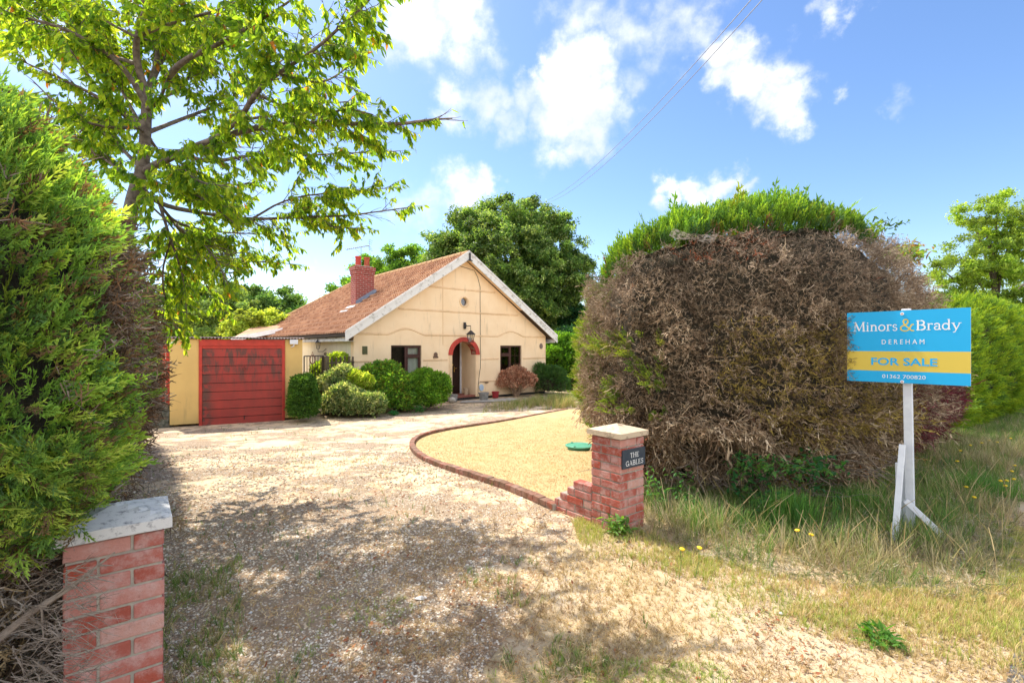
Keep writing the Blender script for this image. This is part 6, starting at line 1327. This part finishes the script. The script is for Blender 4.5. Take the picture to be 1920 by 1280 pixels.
# long verge grass
x, y = field(24000, 1.0, 16, 2.9, 17, lambda x, y: verge(x, y) * (.45 + .55 * (n2(x, y, 2.2, 8) > .38)), .9); n = len(x); k = n2(x, y, 1.6, 12) * .8 + rng.random(n) * .2
cc = pick([(.13, .25, .05), (.18, .30, .06), (.25, .33, .09), (.34, .33, .14), (.09, .20, .06)], n); q = k > .55; cc[q] = pick([(.54, .46, .27), (.36, .30, .18), (.27, .30, .10)], q.sum())
hh = rng.uniform(.07, .25, n) * np.clip(.55 + .9 * k, .5, 1.2) * np.clip((y - np.interp(x, vfx, vfy)) * 1.2 + .45, .4, 1.15)
stuff(scatter('verge_grass', T_LONG, G3(x, y), UP + rnd_dirs(n) * .42, rnd_dirs(n, .9), hh, cc, M_GRASS), 'long rough green and straw grass on the verge', 'grass')
x, y = field(12000, 1.0, 14, 2.9, 15, lambda x, y: verge(x, y) * 1., .9); n = len(x)
stuff(scatter('verge_thatch', T_DEAD, G3(x, y, .03), rnd_dirs(n, .88), rnd_dirs(n), rng.uniform(.08, .20, n), pick([(.40, .35, .26), (.30, .25, .17), (.20, .22, .10)], n), M_GRASS), 'matted dead thatch under the verge grass', 'dead grass')
x, y = field(620, 1.3, 9, 2.95, 9, lambda x, y: verge(x, y) * np.clip(1.2 - (y - np.interp(x, vfx, vfy)) * .5, .12, 1), .8); n = len(x)
stuff(scatter('seed_stalks', T_SEED, G3(x, y), UP + rnd_dirs(n) * .28, rnd_dirs(n, .9), rng.uniform(.18, .44, n), pick([(.48, .37, .20), (.55, .44, .26), (.38, .32, .14)], n), M_GRASS), 'tall dry grass stalks with seed heads', 'grass')
# bright green tuft by the sign and lush clumps
cl = [(1475, 985, .30, 170, .34), (1610, 960, .35, 120, .24), (1320, 990, .35, 90, .24), (1830, 930, .5, 160, .26)]
XX = []; SC = []
for px_, py_, r_, m_, h_ in cl: b = gp(px_, py_); XX.append(G3(b.x + rng.normal(size=m_) * r_ * .4, b.y + rng.normal(size=m_) * r_ * .3)); SC.append(rng.uniform(.6, 1.1, m_) * h_)
XX = np.concatenate(XX); SC = np.concatenate(SC); n = len(XX)
stuff(scatter('green_clumps', T_LONG, XX, UP + rnd_dirs(n) * .15, rnd_dirs(n, .9), SC, pick([(.13, .30, .05), (.09, .23, .05), (.18, .33, .06)], n), M_GRASS), 'bright green long grass clumps near the sign', 'grass')
# sprouts along drive, in front of garage, house bed
x, y = field(2600, -9, 4, 1.6, 19, lambda x, y: (n2(x, y, 1.9, 15) > .66) * ~in_poly(x, y, LWN) * ~verge(x, y), .5); n = len(x)
stuff(scatter('green_sprouts', T_TUFT, G3(x, y), UP + rnd_dirs(n) * .35, rnd_dirs(n, .9), rng.uniform(.03, .085, n), pick([(.14, .25, .05), (.22, .30, .07), (.10, .20, .05)], n), M_GRASS), 'small green weeds sprouting in the gravel', 'weeds')
b0 = gp(1020, 760); m_ = 1500; x = rng.uniform(-.9, 2.2, m_); y = 15.6 + rng.uniform(-1.0, 1.6, m_) + x * .5; kk = n2(x, y, 1.5, 3) > .35; x, y = x[kk], y[kk]; n = len(x)
stuff(scatter('house_bed_grass', T_LONG, G3(x, y), UP + rnd_dirs(n) * .25, rnd_dirs(n, .9), rng.uniform(.15, .42, n) * np.clip(x * .3 + .6, .3, 1), pick([(.32, .33, .10), (.48, .38, .18), (.20, .28, .06)], n), M_GRASS), 'tall mixed weeds and grass between the lawn and the house', 'grass')
def wd(x, y): return ((x < -.56 * y) & (x > -.80 * y) & (y < 3.7)) * (.15 + .8 * (n2(x, y, 5, 31) > .45)) + ((x < -.44 * y) & (y < 2.35)) * (.2 + .5 * (n2(x, y, 6, 30) > .5)) + 1.2 * (np.hypot(x - .22, y - 2.35) < .30) * (n2(x, y, 6, 32) > .4) + .5 * (np.hypot(x - .0, y - 3.3) < .35) * (n2(x, y, 6, 33) > .45)
x, y = field(2600, -2.8, .8, 1.5, 3.8, wd, .3); n = len(x)
stuff(scatter('drive_edge_grass', T_TUFT, G3(x, y), UP + rnd_dirs(n) * .55, rnd_dirs(n, .9), rng.uniform(.03, .085, n), pick([(.18, .30, .06), (.26, .34, .08), (.46, .38, .18), (.56, .46, .26), (.13, .24, .05)], n), M_GRASS), 'mixed green and straw grass growing at the near edge of the drive', 'grass')
# dandelions
mb = MB(); mb.tube([(0, 0, 0), (.01, 0, .12), (0, .01, .22)], .002, 4, 1); mb.lathe([(.003, .216), (.014, .222), (.016, .230), (.006, .236), (0, .236)], 0, 0, 9, 0)
MY = simple('petal_yellow', (.80, .58, .02), (.75, .5, .02), 20, .6); MS = simple('stem_green', (.12, .22, .05), None, 20, .6)
fl0 = mb.build('dandelion', [MY, MS])
spots = [(1508, 992), (1512, 1001), (1273, 1024), (1303, 1021), (1812, 912), (1822, 931), (1880, 897), (1893, 910), (1873, 898), (1912, 896), (1807, 832), (1862, 806), (1870, 808), (1895, 800), (1817, 818), (1798, 858), (1890, 878), (1910, 868), (1846, 812)]
for i, (a, b) in enumerate(spots):
    o = fl0 if i == 0 else fl0.copy()
    if i: COL.objects.link(o)
    Y = (ZC - .23) * F / (b - 650); o.location = ((a - 960) / F * Y, Y, g(Y)); o.rotation_euler = (random.uniform(-.2, .2), random.uniform(-.2, .2), random.uniform(0, 6)); s_ = 1.0 if Y < 6 else 1.15; o.scale = (s_ * 1.15, s_ * 1.15, 1)
    tag(o, 'small yellow dandelion flower on a thin stem in the verge grass', 'flower', 'dandelions in the verge')
# white stones
for k, (px_, py_, s_, lb) in enumerate(((790, 1125, .036, 'largest pale stone, lying in the brown grass mid drive'), (905, 1165, .020, 'upright white shard of stone in the dry grass'), (792, 1068, .020, 'small white stone in the shaded brown patch of the drive'), (1465, 1152, .022, 'white pebble on the sunlit sandy verge'), (470, 1150, .02, 'small whitish stone in the shaded gravel'))):
    V_, Fc, _t = t_stone(k + 3); b = gp(px_, py_); o = MB().add(V_ * s_ * [1, .7, .8], Fc).build('stone', simple('pale_stone', (.62, .62, .62), (.5, .5, .5), 30, .8), bevel=.002); o.location = (b.x, b.y, b.z + s_ * .4); o.rotation_euler.z = k; tag(o, lb, 'stone')
